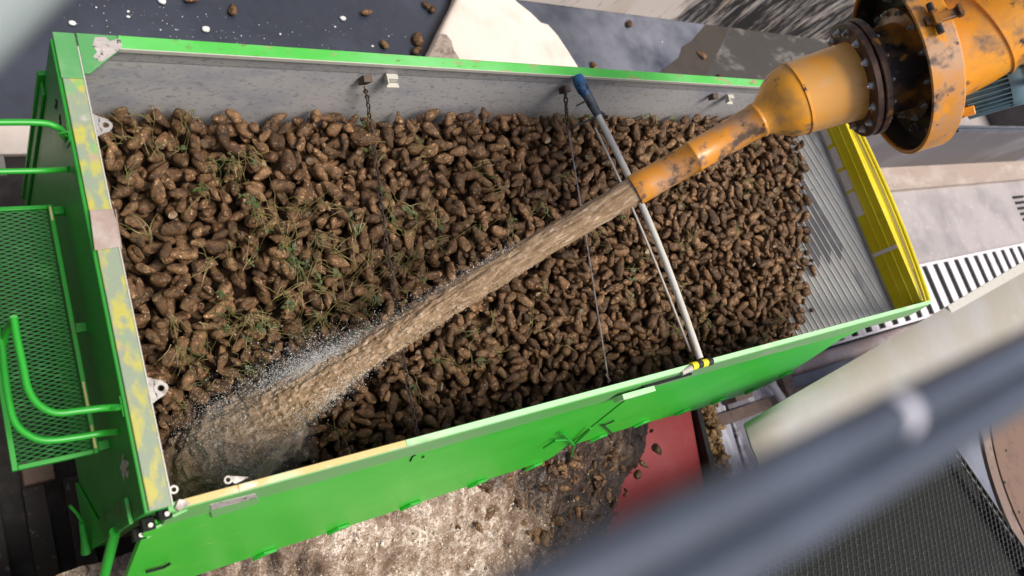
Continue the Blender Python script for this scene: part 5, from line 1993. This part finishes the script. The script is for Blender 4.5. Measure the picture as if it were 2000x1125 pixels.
dr = b.build('bearing_drum', MT['orangedark'], CN, angle=40)
bolt_ring(FL + AX2 * 0.30, AX2, 0.322, 12, 0.015, dr, 0.04, 0.25)
HC = FL + AX2 * 0.225
b = MB()
b.lathe([(0.0, 0.502), (-0.006, 0.512), (0.0, 0.524), (0.165, 0.524), (0.178, 0.512), (0.178, 0.22), (0.160, 0.22), (0.160, 0.488), (0.15, 0.502), (0.02, 0.502)], HC, AX2, 96, closed=True)
hs = b.build('slewing_housing', MT['orangeworn'], CN, angle=35)
b = MB()
b.lathe([(0.155, 0.23), (0.157, 0.485), (0.015, 0.4985), (0.010, 0.493), (0.12, 0.475), (0.14, 0.38), (0.13, 0.24)], HC, AX2, 96, closed=True)
li = b.build('dark_liner', MT['linerdark'], hs, angle=35)  # near-black lining inside the housing
bolt_ring(HC + AX2 * 0.135, AX2, 0.415, 12, 0.022, hs, 0.05, 0.18)
# clamp and small lug on the housing band
b = MB()
a2, up2 = Vector(AX2).normalized(), None


def on_band(px, py, r=0.526):
    """point of the housing band on this sight line"""
    d = ray(px, py)
    d = d / np.linalg.norm(d)
    o_ = CAM - HC
    dp = d - AX2 * (d @ AX2)
    op = o_ - AX2 * (o_ @ AX2)
    A_, B2, C_ = dp @ dp, 2 * dp @ op, op @ op - r * r
    disc = B2 * B2 - 4 * A_ * C_
    s = (-B2 - math.sqrt(max(disc, 0))) / (2 * A_)
    q = CAM + d * s
    n_ = (q - HC) - AX2 * ((q - HC) @ AX2)
    return q, n_ / np.linalg.norm(n_)


q, nrm = on_band(1822, 40)
sd_ = np.cross(AX2, nrm)
q = q + AX2 * 0.05
b.obox(q + nrm * 0.008, (AX2, sd_, nrm), (0.095, 0.025, 0.014))
b.obox(q - AX2 * 0.045 + nrm * 0.02, (AX2, sd_, nrm), (0.018, 0.042, 0.026))
b.obox(q + AX2 * 0.085 + nrm * 0.02, (AX2, sd_, nrm), (0.014, 0.034, 0.02))
b.build('clamp', MT['orangedark'], hs, bevel=0.005)
for s_ in (-1, 1):
    b = MB()
    b.lathe([(0, 0), (0, 0.018), (0.05, 0.018), (0.05, 0)], q - AX2 * 0.045 + sd_ * 0.04 * s_ + nrm * 0.02, sd_ * s_, 8)
    b.build('clamp_bolt', MT['black'], hs)
# bend of the supply pipe behind the housing
E0 = HC + AX2 * 0.165
eb = np.array([0.10, 0.55, 0.83])
eb /= np.linalg.norm(eb)
pts, rad_ = [], []
ctrl = [E0, E0 + AX2 * 0.55, E0 + AX2 * 0.75 + eb * 0.75, E0 + AX2 * 0.75 + eb * 2.2]
for t_ in np.linspace(0, 1, 26):
    p = (1 - t_) ** 3 * ctrl[0] + 3 * t_ * (1 - t_) ** 2 * ctrl[1] + 3 * t_ ** 2 * (1 - t_) * ctrl[2] + t_ ** 3 * ctrl[3]
    pts.append(tuple(p))
    rad_.append(0.30 + 0.03 * min(1, t_ * 2))
b = MB()
b.tube(pts, rad_, 72)
bp_ = b.build('bend_pipe', MT['orange'], CN, angle=60)
b = MB()
i_ = 5
b.tube([tuple(np.array(pts[i_]) * (1 - s) + np.array(pts[i_ + 1]) * s) for s in (0.0, 0.08, 0.22, 0.30)], [rad_[i_] * 0.99, rad_[i_] + 0.012, rad_[i_] + 0.012, rad_[i_] * 0.99], 72)
b.build('weld_bead', MT['orange'], bp_)

# motor beside the housing
dref = ray(1880, 196)
dref = dref / np.linalg.norm(dref)
dist_m = np.linalg.norm(HC - CAM) + 0.25
m0 = CAM + dref * dist_m
m1 = CAM + (lambda d: d / np.linalg.norm(d))(ray(2050, 146)) * (dist_m + 0.05)
ma = (m1 - m0) / np.linalg.norm(m1 - m0)
b = MB()
b.lathe([(0.0, 0.0), (0.0, 0.090), (0.02, 0.098), (0.24, 0.098), (0.24, 0.122), (0.30, 0.125), (0.31, 0.118), (0.33, 0.118), (0.335, 0.125), (0.62, 0.128), (0.66, 0.11), (0.66, 0.0)], m0, ma, 48)
mo = b.build('gear_motor', MT['motor'], CN, angle=40)
a_ = Vector(ma)
u_ = a_.orthogonal().normalized()
w_ = a_.cross(u_)
for k in range(26):
    t_ = 2 * math.pi * k / 26
    n_ = u_ * math.cos(t_) + w_ * math.sin(t_)
    b = MB()
    b.obox(Vector(m0) + a_ * 0.125 + n_ * 0.108, (a_, n_.cross(a_), n_), (0.115, 0.0035, 0.016))
    b.build('cooling_fin', MT['motor'], mo)
b = MB()
vup = np.cross(ma, dref)
vup = -vup if vup @ R[:, 1] > 0 else vup
vup /= np.linalg.norm(vup)
b.obox(m0 + ma * 0.42 + vup * 0.14, (ma, vup, np.cross(ma, vup)), (0.10, 0.05, 0.08))
b.lathe([(0, 0), (0, 0.03), (0.09, 0.03), (0.09, 0.0)], m0 + ma * 0.36 + vup * 0.17, vup, 14)
b.build('terminal_box', MT['motor'], mo, bevel=0.008)
b = MB()
p_ = m0 + ma * 0.36 + vup * 0.24
b.tube(smooth_path([p_, p_ + vup * 0.07 + ma * 0.02, p_ + vup * 0.05 + ma * 0.14, p_ - vup * 0.03 + ma * 0.22, p_ - vup * 0.04 + ma * 0.45]), 0.009, 8)
b.build('orange_cable', MT['cable'], mo)
b = MB()
p_ = m0 + ma * 0.30 + vup * 0.13 - dref * 0.05
b.tube(smooth_path([p_ - ma * 0.05, p_ + ma * 0.05 - vup * 0.02, p_ + ma * 0.18 - vup * 0.005, p_ + ma * 0.45 - vup * 0.05]), 0.010, 8)
b.lathe([(0, 0), (0, 0.022), (0.05, 0.022), (0.05, 0)], m0 + ma * 0.36 - dref * 0.115, -dref, 10)
b.build('black_cable', MT['black'], mo)
b = MB()
mb = CAM + (lambda d: d / np.linalg.norm(d))(ray(1868, 224)) * (dist_m - 0.02)
b.obox(mb, (ma, vup, dref), (0.10, 0.028, 0.11))
b.obox(mb - ma * 0.02 + vup * 0.07, (ma, vup, dref), (0.03, 0.07, 0.10))
b.build('motor_bracket', MT['orangeworn'], CN, bevel=0.006)
b = MB()
b.lathe([(0, 0), (0, 0.045), (0.05, 0.045), (0.05, 0)], mb - vup * 0.06 - ma * 0.06, ma, 24)
b.build('drive_pinion', MT['black'], CN)

# ================================================================== NEAR THINGS AT THE RIGHT
# beige cover box
zc = -0.55
b = MB()
rows = []
for (pa, pb, z_) in (((1455, 835), (2092, 465), zc - 0.10), ((1453, 831), (2090, 462), zc - 0.02), ((1456, 843), (2094, 483), zc + 0.02), ((1465, 872), (2102, 540), zc + 0.03), ((1474, 892), (2114, 590), zc + 0.01), ((1482, 915), (2124, 640), zc - 0.06), ((1488, 935), (2130, 680), zc - 0.2)):
    A_, B__ = onz(*pa, z_), onz(*pb, z_)
    rows.append([A_ + (B__ - A_) * t for t in np.linspace(0, 1, 12)])
vs = [p for r in rows for p in r]
b.add(vs, [(i * 12 + k, i * 12 + k + 1, (i + 1) * 12 + k + 1, (i + 1) * 12 + k) for i in range(len(rows) - 1) for k in range(11)])
cv = b.build('cover_box', MT['beige'], angle=70)
sd2 = cv.modifiers.new('thick', 'SOLIDIFY')
sd2.thickness = 0.02
sd2.offset = -1
tag(cv, 'smooth beige grey cover box behind the blurred railing', 'cover')
b = MB()
q0, q1, q2 = onz(1848, 598, zc + 0.01), onz(1856, 612, zc + 0.01), onz(2060, 500, zc + 0.01)
q3 = onz(2050, 480, zc + 0.01)
b.prism([q0, q1, q2, q3], (0, 0, 0.02))
b.build('edge_strip', MT['bare'], cv, bevel=0.003)

# walkway mesh at the lower right
zw = -0.6
ux = np.array([0.545, 0.84])   # strand direction set out on the walkway plane


def wpt(px, py):
    return onz(px, py, zw)


o0 = wpt(1905, 935)
ex = wpt(1960, 905) - o0
ex /= np.linalg.norm(ex)
e_edge = wpt(2000, 1075) - o0
e_edge /= np.linalg.norm(e_edge)
ey = e_edge


def wplace(x, y, z):
    q = o0 + ex * x + ey * y
    return (q[0], q[1], zw + z)


wk = mesh_grid(-4.0, 0.0, -0.55, 1.1, 0.0, 0.085, 0.0520, 0.0205, 0.0085, 0.011, wplace)
wko = wk.build('walkway_mesh', MT['mesh'], smooth=False)
tag(wko, 'grey expanded metal walkway beyond the blurred railing', 'walkway')
b = MB()
b.prism([wplace(0.0, -0.55, -0.02), wplace(0.018, -0.55, -0.02), wplace(0.018, 1.2, -0.02), wplace(0.0, 1.2, -0.02)], (0, 0, 0.035))
b.build('edge_bar', MT['slot'], wko)
b = MB()
b.prism([wplace(0.020, -0.55, -0.06), wplace(0.125, -0.55, -0.06), wplace(0.125, 1.2, -0.06), wplace(0.020, 1.2, -0.06)], (0, 0, 0.02))
b.build('kick_plate', MT['greysheet'], wko)
b = MB()
b.prism([wplace(-4.1, -0.5, -0.22), wplace(0.30, -0.5, -0.22), wplace(0.30, 1.4, -0.22), wplace(-4.1, 1.4, -0.22)], (0, 0, 0.02))
tag(b.build('lower_deck', MT['slot']), 'dark deck seen through the holes of the grey walkway mesh', 'deck')
fc = onz(2085, 925, zw - 0.02)
b = MB()
rf = np.linalg.norm(onz(1945, 930, zw - 0.02) - fc)
b.lathe([(-0.03, 0.0), (-0.03, rf * 0.93), (0.0, rf * 0.95), (0.02, rf * 0.95), (0.02, 0.0)], fc, (0, 0, 1), 80)
fo = b.build('round_flange', MT['flange'])
tag(fo, 'round brown flange plate with bolt holes at the right edge', 'flange')
b = MB()
b.lathe([(-0.035, rf * 0.96), (-0.035, rf * 1.06), (0.008, rf * 1.06), (0.008, rf * 0.96)], fc, (0, 0, 1), 80, closed=True)
b.build('flange_rim', MT['rust'], fo)
for (px, py) in ((1962, 942), (1990, 1000), (1965, 880)):
    p = onz(px, py, zw)
    b = MB()
    b.lathe([(0.0, 0), (0.0, 0.017), (0.0015, 0.017), (0.0015, 0)], (p[0], p[1], zw + 0.0005), (0, 0, 1), 16)
    b.build('bolt_hole', MT['slot'], fo)

# blurred railing close to the lens
rdir = ray(3032, 155)
rdir = rdir / np.linalg.norm(rdir)
RZ = 0.32


def rail_at(px, py, dz):
    d = ray(px, py)
    return CAM + d * (-dz / d[2])


RL = empty('pipe_railing', tuple(rail_at(1500, 990, 1.4)), 'blue grey double pipe railing, blurred, crossing the lower right corner', 'railing')
for (py, r_) in ((936, 0.0162), (1053, 0.0162)):
    c_ = rail_at(1500, py, RZ)
    b = MB()
    b.tube([c_ - rdir * 1.2, c_ + rdir * 5.0], r_, 24)
    b.build('rail', MT['rail'], RL)
c_ = rail_at(1500, 937, RZ)
q_ = rail_at(1768, 880, RZ)
s_ = (q_ - c_) @ rdir
b = MB()
b.tube([c_ + rdir * (s_ - 0.008), c_ + rdir * (s_ + 0.008)], 0.0172, 24)
b.build('joint_sleeve', MT['railw'], RL)
# blurred grey post at the upper left
d0, d1 = ray(-70, 70), ray(70, -70)
p0 = CAM + d0 / np.linalg.norm(d0) * 0.75
p1 = CAM + d1 / np.linalg.norm(d1) * 0.75
b = MB()
dd = (p1 - p0) / np.linalg.norm(p1 - p0)
b.tube([p0 - dd * 0.4, p1 + dd * 0.4], 0.030, 24)
tag(b.build('grey_post', MT['postgrey']), 'blurred grey pipe cutting the top left corner', 'pipe')
